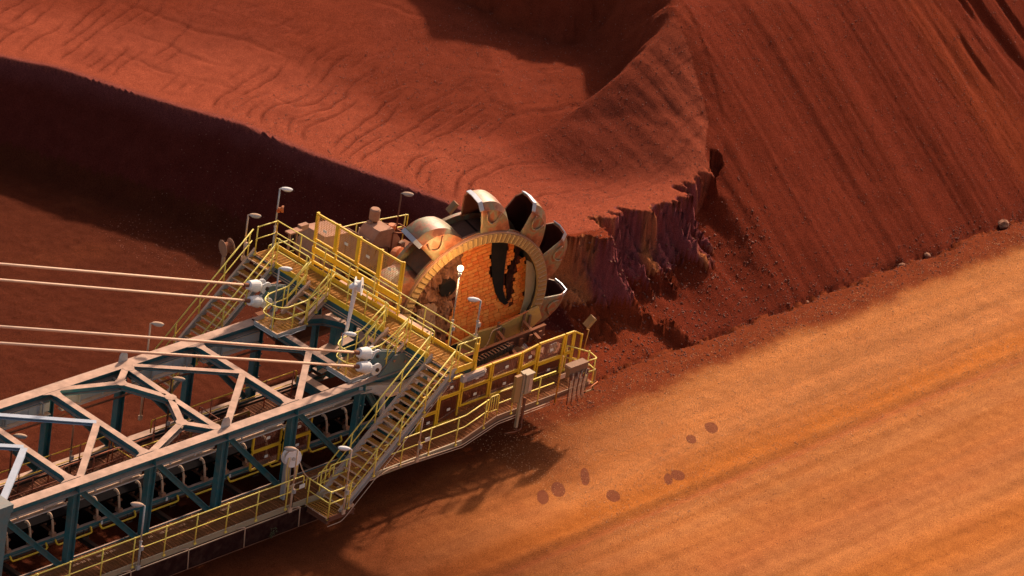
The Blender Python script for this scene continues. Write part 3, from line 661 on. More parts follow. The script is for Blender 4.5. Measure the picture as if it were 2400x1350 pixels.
# ---------------------------------------------------------------- stairs
def make_stair(name, label, y0, y1, xt, zt, xb, zb, nt, mat_s='galv', side=True, rail_h=1.0):
    """straight stair from its top (xt, zt) down to (xb, zb); width y0..y1"""
    root = thing(name, label, 'staircase', (xb, (y0 + y1) / 2, zb), 'stairs on the machine')
    w = y1 - y0; dx = xt - xb; dz = zt - zb
    tm = MB(); tw = w - .10
    tm.bx(-.13, .13, -tw / 2, -tw / 2 + .02, -.04, 0); tm.bx(-.13, .13, tw / 2 - .02, tw / 2, -.04, 0)
    for k in range(5): tm.bx(-.12 + k * .055, -.108 + k * .055, -tw / 2 + .02, tw / 2 - .02, -.03, -.002)
    for k in range(1, 9): y = -tw / 2 + tw * k / 9; tm.bx(-.13, .13, y - .005, y + .005, -.016, -.001)
    tme = tm.mesh('tread', 'grate_y')
    nose = MB().bx(-.165, -.132, -tw / 2, tw / 2, -.045, .003).mesh('nosing', 'pipe')
    for k in range(nt):
        u = (k + .5) / nt; t = inst('tread', tme, root, (dx * u, 0, dz * u)); inst('nosing', nose, t, (0, 0, 0))
    d = V3(dx, 0, dz).normalized()
    for s in (-1, 1):
        y = s * (w / 2 - .02)
        b = MB(); b.bar((-.22, y, -.02), (dx + .12, y, dz + .09 + .0), .03, .24, off=(0, -.02)); b.bar((-.22, y + s * .045, .085), (dx + .12, y + s * .045, dz + .085 + .09), .09, .02, off=(0, .005)); b.bar((-.22, y + s * .045, -.16), (dx + .12, y + s * .045, dz - .07), .09, .02)
        b.build('stringer', mat_s, root)
        yy = s * (w / 2 + .06)
        top = [V3(-.05, yy, rail_h), V3(dx - .05, yy, dz + rail_h)]
        MB().tube([top[0], top[1]], .026, 8).build('top_rail', 'rail', root)
        MB().tube([p - V3(0, 0, rail_h * .48) for p in top], .021, 7).build('mid_rail', 'rail', root)
        n = max(2, round(dx / 1.25))
        for k in range(n + 1):
            u = (k + .12) / (n + .3); inst('post', post_mesh(rail_h, 'rail'), root, (dx * u, yy, dz * u))
    return root
stairA = make_stair('access_stair', 'long straight yellow-railed stair down to the near walkway, front right', -2.54, -1.36, 10.72, 8.55, 6.02, 4.35, 20)
stairB = copy_tree(stairA); stairB.location = (6.02, 7.6, 4.35); stairB['label'] = 'long straight stair at the far end of the gantry, behind the cable ends'
stairC = make_stair('access_stair', 'short stair from the gantry down to the far cable platform', 4.15, 5.15, 10.72, 8.55, 9.75, 7.72, 4, 'cable')
stairD = copy_tree(stairC); stairD.location = (9.75, .45, 7.72); stairD['label'] = 'short stair from the gantry down to the near cable platform'
# landing at the foot of the long stair
ld = thing('stair_landing', 'slatted landing platform with yellow loop rails at the foot of the long near stair', 'platform', (5.9, -2.0, 4.3))
inst('grating_panel', grate_mesh(1.3, 1.16, 'grate_y', pitch=.085, along='x'), ld, (-.7, -.57, 0))
b = MB(); b.ibeam((-.72, -.62, -.12), (-.72, 1.9, -.12), .1, .22); b.ibeam((.55, -.62, -.12), (.55, 1.9, -.12), .1, .22); b.bx(-.7, .55, -.62, -.58, -.16, .04); b.build('support_bracket', 'rust', ld)
MB().tube(fillet([(-.75, -.66, -.3), (-.1, -.66, -.3), (.1, -.66, -.18), (4.6, -.66, 3.9)], .1), .014, 6).build('conduit', 'pipe', ld)
railing(ld, [(-.70, .52, 0), (-.70, -.58, 0), (.15, -.58, 0)], h=1.05, spacing=.9, loop=(True, False))
railing(ld, [(-.0, .66, 0), (.6, .66, 0)], h=1.05, spacing=.5, loop=(True, False))
MB().bx(.1, .75, .52, .56, .05, .15).build('kick_plate', 'white', ld); MB().bx(.0, .6, -.54, -.50, .05, .15).build('kick_plate', 'pipe', ld)
b = MB()
for k in range(4): b.tube(fillet([(-.75 + k * .02, -.60 + .35 * k, -.02), (-.82, -.60 + .35 * k, .02), (-.82, -.60 + .35 * k, .1)], .03), .014, 5)
b.tube([(-.82, -.62, .05), (-.82, .5, .05)], .014, 5); b.build('cable_clip_rail', 'pipe', ld)

# ---------------------------------------------------------------- gantry walkway
GZ2 = 8.58
gan = thing('gantry_walkway', 'yellow cross gantry of fine grating in front of the bucket wheel', 'walkway', (11.25, 2.8, GZ2))
gmm = grate_mesh(.95, 1.18, 'grate_y', pitch=.05, along='y')
for i in range(9): inst('grating_panel', gmm, gan, (-.475, -5.32 + i * 1.18, 0))
MB().bx(.50, .53, -5.35, 5.32, -.08, .16).build('kick_plate', 'yellow', gan)
for (a, b) in ((-4.05, -2.95), (-1.75, 1.25), (2.5, 4.2)): MB().bx(-.53, -.50, a, b, -.08, .14).build('kick_plate', 'yellow', gan)
MB().bx(-.45, .5, -5.38, -5.35, -.08, .16).build('kick_plate', 'yellow', gan)
for x in (-.45, .45): MB().ibeam((x, -5.3, -.28), (x, 5.3, -.28), .12, .38).build('gantry_beam', 'teal', gan)
b = MB(); b.tube([(-.60, -5.0, -.34), (-.60, 5.0, -.34)], .02, 6); b.tube([(-.60, -5.0, -.24), (-.60, 5.0, -.24)], .016, 6); b.build('conduit', 'pipe', gan)
railing(gan, [(.50, -5.35, 0), (.50, 5.30, 0)], spacing=1.33, loop=(False, False))
railing(gan, [(.50, -5.35, 0), (-.35, -5.35, 0)], spacing=.8, loop=(True, True))
railing(gan, [(.50, 5.30, 0), (-.5, 5.30, 0)], spacing=.8, loop=(False, False))
for (a, b) in ((-4.0, -3.0), (-1.62, 1.25), (2.6, 4.15)): railing(gan, [(-.50, a, 0), (-.50, b, 0)], spacing=1.1)
for y in (-2.8, .1, 2.6):
    b = MB(); b.ibeam((-.2, y, -.45), (-.2, y, -.95), .2, .2, up=(1, 0, 0)); b.ibeam((.45, y, -.45), (.45, y, -4.0), .2, .2, up=(1, 0, 0)); b.build('gantry_leg', 'teal', gan)
b = MB(); b.bx(.45, .75, -5.3, -5.05, -.6, -.08); b.bx(.48, .56, -5.45, -5.3, -.3, 2.0 - 1.1); b.build('end_post', 'yellow', gan)
b = MB(); b.bx(-.2, .9, -5.6, -5.45, -.42, -.16); b.tube(fillet([(.0, -5.62, -.3), (.95, -5.62, -.2), (1.05, -5.4, -.2)], .08), .02); b.tube(fillet([(.0, -5.62, -.38), (.95, -5.62, -.28), (1.1, -5.3, -.28)], .08), .02); b.build('end_bracket', 'galv', gan)

# guard screen between the gantry and the wheel drive
scn = thing('guard_screen', 'row of four tall yellow slatted screen panels above the gantry walkway', 'machine guard', (12.12, 4.2, 8.6))
def screen_panel(y0, y1, x=0, z0=.98, z1=2.02, vals=None):
    f = MB()
    for z in (z0, z1): f.bx(x - .025, x + .025, y0, y1, z - .035, z + .035)
    for y in (y0, y1): f.bx(x - .03, x + .03, y - .04, y + .04, z0 - .07, z1 + .05)
    o = f.build('screen_frame', 'yellow', scn); w_ = MB()
    n = 15
    for k in range(1, n): z = z0 + (z1 - z0) * k / n; w_.bx(x - .006, x + .002, y0 + .04, y1 - .04, z - .010, z + .006)
    for k in range(1, 8): y = y0 + (y1 - y0) * k / 8; w_.bx(x + .005, x + .010, y - .005, y + .005, z0, z1)
    w_.build('slat_infill', 'yellow_dark', o)
    MB().bx(x - .05, x - .035, (y0 + y1) / 2 - .08, (y0 + y1) / 2 + .10, (z0 + z1) / 2 - .03, (z0 + z1) / 2 + .07).build('tag_plate', 'sign', scn)
for k in range(4): screen_panel(-2.30 + k * 1.16, -2.30 + (k + 1) * 1.16 - .09)
for k in range(5):
    y = -2.32 + k * 1.15; MB().bx(.035, .10, y - .06, y + .02, -.5, 2.06).build('screen_post', 'yellow', scn)
MB().bx(-.02, .03, -2.5, 2.3, .42, .66).build('screen_rail', 'yellow', scn); MB().bx(-.02, .03, -2.5, 2.3, .0, .10).build('screen_rail', 'yellow', scn)
for y in (-1.7, .2): MB().bx(-.035, -.02, y, y + .2, .25, .36).build('tag_plate', 'yellow_dark', scn)

# cable platforms
for (nm, y0, lab) in (('far', 4.05, 'small grating platform with looping yellow rail beside the far cable ends'), ('near', .12, 'small grating platform with looping yellow rail beside the near cable ends')):
    pf = thing('cable_platform', lab, 'platform', (9.1, y0, 7.72), 'cable platforms')
    inst('grating_panel', grate_mesh(1.35, 1.15, 'grate_y', pitch=.06), pf, (-.75, 0, 0))
    b = MB(); b.bx(-.8, .62, -.05, 0, -.14, .02); b.bx(-.85, -.8, -.05, 1.2, -.14, .02); b.build('platform_frame', 'galv', pf)
    b = MB(); b.tube(fillet([(-.8, -.12, -.08), (-.4, -.12, -.08), (-.2, -.12, -.14), (.1, -.12, -.1), (.5, -.12, -.1)], .06), .016, 6); b.tube([(-.9, .1, -.12), (-.9, 1.1, -.12)], .016, 6); b.build('conduit', 'white', pf)
    railing(pf, [(.60, .02, 0), (-.05, .02, 0)], spacing=.6, h=1.0, loop=(False, False))
    MB().tube(fillet([(1.9, .05, 1.75), (1.3, .05, 1.3), (.6, .02, 1.0), (-.5, .0, .98), (-.78, .3, .98), (-.78, .9, .98), (-.3, 1.18, .98), (.7, 1.15, 1.05), (1.7, 1.15, 1.8)], .2), .026, 7).build('top_rail', 'rail', pf)
    MB().tube(fillet([(1.7, .05, 1.2), (1.2, .05, .85), (.6, .02, .52), (-.5, .0, .5), (-.78, .3, .5), (-.78, .9, .5), (-.3, 1.18, .5), (.7, 1.15, .55), (1.5, 1.15, 1.2)], .2), .022, 7).build('mid_rail', 'rail', pf)
    for p in ((-.78, .3), (-.3, 1.18), (.5, 1.16)): inst('post', post_mesh(1.0, 'rail'), pf, (p[0], p[1], 0))

# ---------------------------------------------------------------- stay cables and their anchors
for (side, y, pins, ends) in (('near', 0.0, ((9.30, 8.49), (9.11, 8.10)), ((-8.5, 14.56), (-8.45, 14.05))), ('far', 5.8, ((9.18, 8.60), (9.07, 8.10)), ((-3.68, 12.93), (-3.63, 12.41)))):
    for j, ((px, pz), (ex, ez)) in enumerate(zip(pins, ends)):
        lab = f"{'upper' if j == 0 else 'lower'} stay cable of the {side} pair with white cone socket"
        s = thing('stay_cable', lab, 'steel cable', (px, y, pz), 'boom stay cables')
        d = V3(ex - px, 0, ez - pz).normalized(); yo = -.16 if j else .10
        s.location.y = y + yo
        MB().tube([d * 1.05, d * 12, d * 26], .048, 10).build('cable', 'cable', s)
        MB().lathe(d * .28, d, [(0, .20), (.12, .24), (.54, .17), (.57, .11)], 18).build('cone_socket', 'white', s)
        MB().lathe(d * .83, d, [(0, .085), (.26, .075), (.30, .05)], 14).build('cable_boot', 'rust', s)
        for sy in (-.15, .15):
            c = MB(); c.lathe((0, sy - .035, 0), (0, 1, 0), [(0, .225), (.012, .24), (.058, .24), (.07, .225)], 22); c.bar(V3(0, sy, 0), d * .42 + V3(0, sy * .75, 0), .06, .28, up=(0, 0, 1)); c.build('clevis_cheek', 'white', s)
        p = MB(); p.lathe((0, -.24, 0), (0, 1, 0), [(0, .075), (.48, .075)], 14); p.lathe((0, -.262, 0), (0, 1, 0), [(0, .045), (.02, .045)], 8)
        p.build('clevis_pin', 'darksteel', s)
    an = thing('cable_anchor', f'teal anchor plate pinned with round bolts holding the {side} stay cables', 'anchor plate', (10, y, 7.6), 'cable anchor plates')
    b = MB()
    for yy in (-.10, .06): b.prism([(-.78, yy, 1.02), (-.55, yy, 1.05), (.10, yy, .85), (.95, yy, .55), (1.0, yy, .2), (.8, yy, .02), (-.15, yy, .02), (-1.02, yy, .38), (-1.05, yy, .62)], (0, .04, 0))
    b.build('anchor_plate', 'teal_pale', an)
    b = MB(); b.prism([(.1, -.2, .72), (1.9, -.2, .62), (1.9, -.2, .02), (-.6, -.2, .02)], (0, .06, 0)); b.ibeam((1.9, -.1, .02), (1.9, -.1, .9), .3, .25, up=(1, 0, 0)); b.build('anchor_web', 'teal_pale', an)
    for bx_, bz_ in ((.10, .52), (.68, .34)):
        b = MB(); b.lathe((bx_, -.24, bz_), (0, 1, 0), [(0, .05), (.04, .05), (.041, .11), (.10, .11)], 12); b.build('anchor_bolt', 'hood', an)

# ---------------------------------------------------------------- lamp poles
def lamp(x, y, z0, z1, hx, label, parts=(), r=.03, mat='galv', head='oval', name='lamp_pole', foot=True):
    l = thing(name, label, 'lamp', (x, y, z0), 'lamp poles on the machine')
    h = z1 - z0; p = MB(); p.tube([(0, 0, 0), (0, 0, h * .42)], r * 1.25, 8); p.tube([(0, 0, h * .42), (0, 0, h)], r, 8); p.ell((0, 0, h * .42), (.06, .06, .07), nu=8, nv=5)
    p.build('pole', mat, l)
    MB().bx(-.05, .05, -.13, -.04, h * .30, h * .30 + .16).build('switch_box', 'galv', l)
    MB().tube([(.05, -.02, .0), (.045, -.05, h * .2), (.03, -.07, h * .31)], .012, 5).build('supply_cable', 'black', l)
    if foot: MB().bx(-.07, .07, -.05, .05, -.08, .10).build('clamp', mat, l)
    if head == 'oval':
        d = V3(*hx).normalized(); b = MB(); b.tube([(0, 0, h), V3(0, 0, h + .04) + d * .12], .022, 6); b.ell(V3(0, 0, h + .02) + d * .26, (.23, .10, .075), d); b.build('lamp_head', 'white' if 'white' in label else 'galv', l)
        MB().ell(V3(0, 0, h - .035) + d * .28, (.17, .075, .05), d).build('lens', 'glass', l)
    elif head == 'ball':
        b = MB(); b.cyl((0, 0, h - .05), (0, 0, h + .18), .06, .09, n=12); b.build('lamp_collar', 'white', l); MB().ell((0, 0, h + .27), (.12, .12, .12), (1, 0, 0)).build('lamp_globe', 'lamp_on', l)
    return l
R_ = (.69, -.70, 0)
def at_r(k): return (.69 * k, -.70 * k, 0)
lamp(11.80, 8.25, 8.2, 10.95, at_r(1), 'tallest white lamp pole, at the far gantry corner, an orange horn on it')
horn = thing('warning_horn', 'small orange-red warning horn clamped half way up the tallest lamp pole', 'horn', (11.82, 8.2, 10.15))
b = MB(); b.lathe((-.05, 0, 0), (.7, -.7, .0), [(0, .05), (.1, .06), (.14, .13), (.22, .14)], 14); b.build('horn_bell', 'orange', horn); MB().bx(-.06, .04, -.05, .05, -.16, -.05).build('horn_bracket', 'orange', horn)
lamp(10.46, 8.40, 8.3, 10.12, at_r(1), 'shorter dusty lamp pole beside the top of the far long stair', mat='pipe')
lamp(8.50, 4.55, 7.7, 10.15, at_r(1), 'white lamp pole on the far cable platform in front of the small stair')
lamp(8.48, .95, 7.55, 9.15, at_r(1), 'white lamp pole on the near cable platform in front of the big reel')
lamp(11.92, -2.30, 9.6, 11.05, at_r(-1), 'white lamp pole at the near gantry end, in front of the orange tiles')
l8 = lamp(15.0, 1.6, 6.2, 9.5, R_, 'lamp with a glowing white globe standing before the orange tiled chute', head='ball')
lamp(5.90, -2.62, 4.35, 6.90, at_r(-1), 'pinkish white lamp pole at the foot of the long near stair', mat='pipe')
lamp(4.30, -1.56, 4.40, 6.85, at_r(-1), 'lamp pole rising behind the hanging hose reel on the near walkway', mat='pipe')
lamp(-2.76, -1.56, 4.40, 6.85, at_r(-1), 'leftmost lamp pole on the near walkway, beside a teal truss post', mat='galv')
lamp(10.58, -1.56, 4.50, 6.25, at_r(-1), 'thin lamp pole half hidden under the long near stair', mat='pipe')
l13 = lamp(-.93, 4.35, 4.4, 6.95, R_, 'lamp with a glowing white globe inside the left part of the truss', head='ball', mat='hood')
lamp(-3.68, 4.35, 4.4, 6.95, at_r(1), 'dusty lamp pole on the far walkway at the left edge', mat='rust')
lamp(3.56, 4.35, 4.4, 7.1, at_r(1), 'dusty lamp pole on the far walkway right of the hexagonal brace', mat='rust')
lamp(3.80, 6.0, 4.6, 8.5, at_r(1), 'dusty lamp pole standing up behind the far top chord', mat='pipe')
lamp(18.2, 8.0, 6.4, 9.28, at_r(.9), 'rust-dusted lamp pole on the far side of the wheel drive', mat='rust')
def flood(x, y, z0, z1, label, ax, mat):
    l = thing('floodlight', label, 'floodlight', (x, y, z0), 'box floodlights'); h = z1 - z0
    MB().tube([(0, 0, 0), (0, 0, h * .3), (.06, -.02, h)], .022, 7).build('pole', mat, l)
    d = V3(*ax).normalized(); u = d.cross(V3(0, 0, 1)).normalized(); nrm = u.cross(d)
    b = MB(); c = V3(.06, 0, h + .34); b.bar(c - d * .24, c + d * .24, .34, .12, up=nrm); b.build('lamp_box', 'khaki', l)
    f = MB()
    for k in range(10): q = c - d * .22 + d * .049 * k; f.bar(q - u * .16 + nrm * .07, q + u * .16 + nrm * .07, .012, .03, up=nrm)
    f.build('cooling_fin', 'khaki', l, kind='stuff'); MB().tube(fillet([(.06, 0, h), (-.08, 0, h + .05), V3(.06, 0, h + .12)], .05), .018, 6).build('yoke', mat, l)
flood(20.98, 0.0, 5.3, 6.25, 'ribbed box floodlight on a thin post at the outer end of the front walkway', (.55, -.2, .75), 'yellow_dark')
flood(20.07, 7.0, 7.2, 8.3, 'dark box floodlight standing behind the wheel beside the topmost left bucket', (.55, -.2, .75), 'rust')

# slack cables and hoses draped on the machine
def drape(pts, r, label, mat='black'):
    p = [V3(*q) for q in pts]; t_ = thing('slung_cable', label, 'cable', p[0], 'slack cables on the machine')
    MB().tube(fillet([q - p[0] for q in p], .6, 6), r, 6).build('cable', mat, t_)
drape([(8.3, 5.4, 7.7), (9.4, 5.2, 7.1), (10.6, 5.0, 7.4), (11.2, 4.9, 8.1)], .028, 'black cable sagging under the far small stair')
drape([(8.4, .3, 7.6), (9.2, .6, 6.9), (10.3, .9, 7.1), (11.0, 1.1, 8.0)], .028, 'black cable sagging under the near small stair')
drape([(12.3, -1.9, 8.4), (12.9, -1.2, 7.2), (13.8, .2, 6.6), (14.6, 1.2, 6.3)], .035, 'black cable hanging from the near gantry end towards the wheel frame')
drape([(4.6, -1.1, 5.2), (4.9, -.6, 4.62), (6.2, -.5, 4.56), (8.2, -.45, 4.56)], .022, 'pale hose lying along the near walkway by the reel', 'pipe')

# ---------------------------------------------------------------- hose reels
def reel(x, y, z, R, W_, label, hose, dirn=(.45, -1, 0), mat='white', coils=True):
    r = thing('hose_reel', label, 'hose reel', (x, y, z), 'hose reels'); d = V3(*dirn).normalized()
    for s in (-1, 1): MB().lathe(d * (s * W_ / 2), d, [(-.012, R * .98), (0, R), (.012, R * .98)], 24).build('reel_flange', mat, r)
    MB().lathe(d * (-W_ / 2), d, [(0, R * .62), (W_, R * .62)], 20).build('hose_winding', hose, r)
    MB().lathe(d * (W_ / 2), d, [(0, R * .2), (.06, R * .18)], 12).build('hub_cap', 'galv', r)
    return r
r1 = reel(4.46, -1.15, 6.30, .34, .26, 'grey-white hose reel with yellow hoses hanging in loops over the near walkway', 'pipe', dirn=(-.25, -1, .1))
for k in range(5):
    a = .06 * k; MB().tube(fillet([(-.25 + a, -.1, .1), (-.36 + a, -.12, -.35), (-.28 + a, -.14, -.95 - .09 * k), (.02, -.14, -1.22 - .06 * k), (.26 - a * .4, -.12, -.8), (.28 - a, -.1, -.1)], .3, 6), .013, 6).build('hanging_hose', 'rail' if k % 2 else 'pipe', r1)
b = MB(); b.tube(fillet([(.2, -.2, -.1), (.5, -.2, -.7), (.95, -.25, -1.15), (1.3, -.25, -1.0)], .3, 6), .018, 7); b.build('hanging_hose', 'pipe', r1)
MB().bx(-.04, .04, .1, .3, -1.8, .1).build('reel_stand', 'galv', r1)
r2 = reel(8.95, .95, 10.95, .34, .24, 'large white reel on a thick white stand before the gantry', 'white', dirn=(.6, -.8, .1))
MB().tube(fillet([(-.02, .12, -.1), (-.06, .12, -.6), (-.12, .12, -1.2), (-.2, .12, -1.9)], .2), .09, 10, r1=.06).build('reel_stand', 'white', r2)
MB().ell((-.28, .0, .08), (.18, .12, .1), (-1, .1, -.3)).build('reel_spout', 'white', r2)
r3 = reel(9.9, 8.75, 8.75, .33, .34, 'dusty cream reel of red-brown hose beside the far long stair', 'rust', dirn=(1, -.25, .1), mat='hood')
MB().tube([(0, .1, -.2), (-.05, .1, -1.1)], .07, 8).build('reel_stand', 'hood', r3)

# ---------------------------------------------------------------- bucket wheel
WC = V3(17.42, 2.77, 6.91); WN = V3(.195, .976, .098).normalized(); E1 = V3(.98058, -.19612, 0); E2 = E1.cross(WN).normalized()
if E2.z < 0: E2 = -E2
def WP(r, deg, off): a = math.radians(deg); return E1 * (r * math.cos(a)) + E2 * (r * math.sin(a)) + WN * off
wheel = thing('bucket_wheel', 'giant bucket wheel with worn rusty-green digging buckets around a ribbed ring', 'bucket wheel', WC)
def ring(name, mat, prof, a0=0, a1=360, n=120, parent=None, **kw):
    full = abs(a1 - a0 - 360) < .1; b = MB(); vs = []; m = len(prof); cnt = n if full else n + 1
    for i in range(cnt):
        for (r, o) in prof: vs.append(WP(r, a0 + (a1 - a0) * i / n, o))
    fs = [((i % cnt) * m + j, ((i + 1) % cnt) * m + j, ((i + 1) % cnt) * m + (j + 1) % m, (i % cnt) * m + (j + 1) % m) for i in range(n) for j in range(m)]
    b.add(vs, fs, False); return b.build(name, mat, parent or wheel, **kw)
ring('wheel_rim', 'khaki', [(3.30, 0), (3.30, .10), (2.90, .10), (2.90, 0)])
ring('rim_flange', 'bucket', [(3.40, .12), (3.40, .22), (3.05, .22), (3.05, .12)])
ring('drum_shell', 'darksteel', [(3.10, .2), (3.10, 1.5), (3.02, 1.5), (3.02, .2)])
ring('rear_rim', 'bucket', [(3.40, 1.45), (3.40, 1.6), (2.8, 1.6), (2.8, 1.45)])
ring('wear_band', 'hood', [(3.34, .02), (3.36, .10), (3.24, .10), (3.24, .02)])
plate = MB(); a = 1.55
def lp(r, deg, o): return WP(r, deg, o)
plate.add([lp(2.93, -1.0, -.012), lp(3.28, -1.0, -.012), lp(3.28, .7, -.045), lp(2.93, .7, -.045), lp(2.93, 1.0, -.002), lp(3.28, 1.0, -.002), lp(2.93, -1.0, -.001), lp(3.28, -1.0, -.001)], [(0, 1, 2, 3), (3, 2, 5, 4), (0, 3, 4, 6), (1, 7, 5, 2), (6, 7, 1, 0)])
pm = plate.mesh('rim_plate', 'khaki')
for k in range(90):
    q = Matrix.Rotation(-math.radians(k * 4.0), 4, WN) if True else None
    o = bpy.data.objects.new('rim_plate', pm); COL.objects.link(o); o.parent = wheel; o.matrix_local = q
# buckets: shell built at angle 0, mouth on the +angle side
def bucket_mb():
    ks = [(0.0, 1.0), (-5, 1.0), (-9, .985), (-13, .95), (-17, .90), (-21, .82), (-25, .73), (-28, .67)]
    secs = [(d_, float(np.interp(-d_, [-k_[0] for k_ in ks], [k_[1] for k_ in ks]))) for d_ in np.linspace(0, -28, 16)]
    b = MB(); prof = [(3.05, .10, 0), (3.7, .11, 0), (4.32, .16, 0), (4.60, .34, 0), (4.66, .80, 0), (4.62, 1.16, 0), (4.32, 1.40, 0), (3.7, 1.50, 0), (3.05, 1.52, 0)]
    vs = []
    for (da, sc) in secs:
        for (r, o, _) in prof:
            rr_ = 3.05 + (r - 3.05) * max(.02, (sc - .66) / .34) ; vs.append(WP(rr_, da + (r - 3.05) * .4, o))
    m = len(prof)
    for i in range(len(secs) - 1):
        for j in range(m - 1): b.f.append((i * m + j, (i + 1) * m + j, (i + 1) * m + j + 1, i * m + j + 1)); b.s.append(False)
    b.v = [tuple(v) for v in vs]; return b, prof
bm_, prof_ = bucket_mb(); bm_.s = [True] * len(bm_.f); bmesh_ = bm_.mesh('bucket', 'bucket'); bmesh_.set_sharp_from_angle(angle=math.radians(24)); bmesh_.materials.append(M['bucket_in_shade'])
bc = WP(3.7, -10, .8)
if sum((p.center - bc).dot(p.normal) * p.area for p in bmesh_.polygons) < 0: bmesh_.flip_normals()
inner = MB(); 
lipm = []
for (j0, j1) in ((2, 3), (3, 4), (4, 5)):
    b = MB(); pts = []
    for j in range(j0, j1 + 1):
        r, o, _ = prof_[j]; pts.append((r, o))
    for (r0, o0), (r1, o1) in zip(pts[:-1], pts[1:]):
        b.prism([WP(r0 + .015, 1.0 + (r0 - 3.05) * .4, o0), WP(r1 + .015, 1.0 + (r1 - 3.05) * .4, o1), WP(r1 + .03, -1.3 + (r1 - 3.05) * .4, o1), WP(r0 + .03, -1.3 + (r0 - 3.05) * .4, o0)], (WP(.035, (0), 0)))
    lipm.append(b.mesh('cutting_lip', 'blade'))
liner = MB()
def lin():
    secs = [(-1.5, 1.0), (-8, .97), (-15, .9), (-21, .78)]
    return secs
back = MB(); back.add([WP(3.12, -2, .16), WP(3.12, -2, 1.48), WP(3.12, -24, 1.48), WP(3.12, -24, .16)], [(0, 1, 2, 3)]); back_m = back.mesh('bucket_floor', 'black')
rib = MB(); rib.tube(fillet([WP(4.25, -3, .13), WP(3.95, -2.5, .07), WP(3.70, -6, .05), WP(3.85, -10, .07), WP(4.1, -12, .16)], .15, 5), .035, 7); rib_m = rib.mesh('side_rib', 'bucket')
ANG = [133.2, 96.2, 62.9, 31.6, -4.5, -40.5, -76.5, -112.5, -148.5, -185.5]
for A_ in ANG:
    q = Matrix.Rotation(-math.radians(A_), 4, WN)
    t1 = Matrix.Rotation(-math.radians(A_), 4, WN) @ WP(1, 0, 0)
    want = WP(1, A_, 0)
    if (t1 - want).length > .01: q = Matrix.Rotation(math.radians(A_), 4, WN)
    o = bpy.data.objects.new('bucket', bmesh_); COL.objects.link(o); o.parent = wheel; o.matrix_local = q
    sm = o.modifiers.new('plate_thickness', 'SOLIDIFY'); sm.thickness = .06; sm.offset = -1; sm.material_offset = 1
    for lm in lipm:
        c = bpy.data.objects.new('cutting_lip', lm); COL.objects.link(c); c.parent = o
    c = bpy.data.objects.new('bucket_floor', back_m); COL.objects.link(c); c.parent = o
    c = bpy.data.objects.new('side_rib', rib_m); COL.objects.link(c); c.parent = o
MB().lathe(WN * 1.5, WN, [(0, 3.05), (.12, 3.05), (.2, 1.2), (1.2, 1.0), (1.5, .8)], 48).build('rear_disc', 'rust', wheel)

# ---------------------------------------------------------------- chute inside the wheel
chute = thing('discharge_chute', 'brick-like orange wear tiles lining the discharge chute inside the wheel ring', 'chute', WC)
def cpt(a, b_, o): return E1 * a + E2 * b_ + WN * o
def offp(b_): return .42 + .17 * (b_ + 2.2)
TL = [(-.48, 2.1), (.3, 2.4), (1.07, 2.4), (1.08, 1.49), (1.2, .77), (1.43, .24), (1.60, -.17), (1.80, -1.65), (.51, -2.0), (-.62, -2.15), (-.56, -.69), (-.43, -.1), (-.39, .6)]
TM = [(1.75, 2.2), (2.1, 2.1), (2.13, 1.33), (1.94, .92), (1.92, .48), (2.02, -.07), (2.20, -.44), (2.45, -1.6), (1.70, -1.65), (1.6, -.21), (1.76, -.02), (1.75, .69)]
TR = [(2.46, 1.27), (2.85, 1.0), (2.85, .68), (2.87, .23), (2.88, -.21), (2.97, -.58), (2.86, -1.01), (2.36, -1.5), (2.3, -1.18), (2.25, -.28), (2.32, .59)]
def pin(P, x, y):
    r = False
    for i in range(len(P)):
        (ax, ay), (bx_, by_) = P[i], P[(i + 1) % len(P)]
        if (ay > y) != (by_ > y) and x < (bx_ - ax) * (y - ay) / (by_ - ay) + ax: r = not r
    return r
th, tw_ = .160, .262
tmes = []
for L_ in (tw_, tw_ * .7):
    b = MB(); b.bx(-L_ / 2 + .011, L_ / 2 - .011, -th / 2 + .010, th / 2 - .010, 0, .04); tmes.append((L_, b.mesh('tile', 'tile')))
nrm = (-WN * math.cos(math.atan(.17)) + E2 * math.sin(math.atan(.17))).normalized(); upv = nrm.cross(E1).normalized()
def basis(rot, tilt):
    x = (E1 * math.cos(rot) + upv * math.sin(rot)).normalized(); z = (nrm + E1 * tilt).normalized(); x = (x - z * x.dot(z)).normalized(); y = z.cross(x); return Matrix((x, y, z)).transposed()
tr_ = random.Random(5); ntile = 0
for (P, rot, tilt, dz) in ((TL, math.radians(11), 0, 0), (TM, math.radians(4), 0, 0), (TR, math.radians(17), 0, .0)):
    B = basis(rot, tilt); Bi = B
    for j in range(-14, 18):
        x = -3.2 + (j % 2) * tw_ * .5
        while x < 4:
            L_, mm = tmes[0] if tr_.random() < .75 else tmes[1]
            cx = x + L_ / 2; cy = j * th
            a_ = cx * math.cos(rot) - cy * math.sin(rot); b_ = cx * math.sin(rot) + cy * math.cos(rot)
            x += L_
            if pin(P, a_, b_):
                o = bpy.data.objects.new('tile', mm); COL.objects.link(o); o.parent = chute
                p = cpt(a_, b_, offp(b_) + (a_ - 2) * tilt * -.3) - WN * (.045 + tr_.uniform(0, .012))
                o.matrix_local = Matrix.Translation(p) @ (B @ Matrix.Rotation(tr_.uniform(-.02, .02), 3, 'Z')).to_4x4(); ntile += 1
for P in (TL, TM, TR):
    b = MB(); b.prism([cpt(x, y, offp(y) + .035) for (x, y) in P], WN * .08); b.build('tile_backing', 'mortar', chute)
b = MB(); b.prism([cpt(x, y, .30) for (x, y) in ((2.30, 1.55), (2.60, 1.35), (2.88, .85), (2.98, .1), (2.95, -.5), (2.80, -.9), (2.58, -1.0), (2.62, -.2), (2.48, .6))], WN * .04); b.build('liner_plate', 'liner', chute)
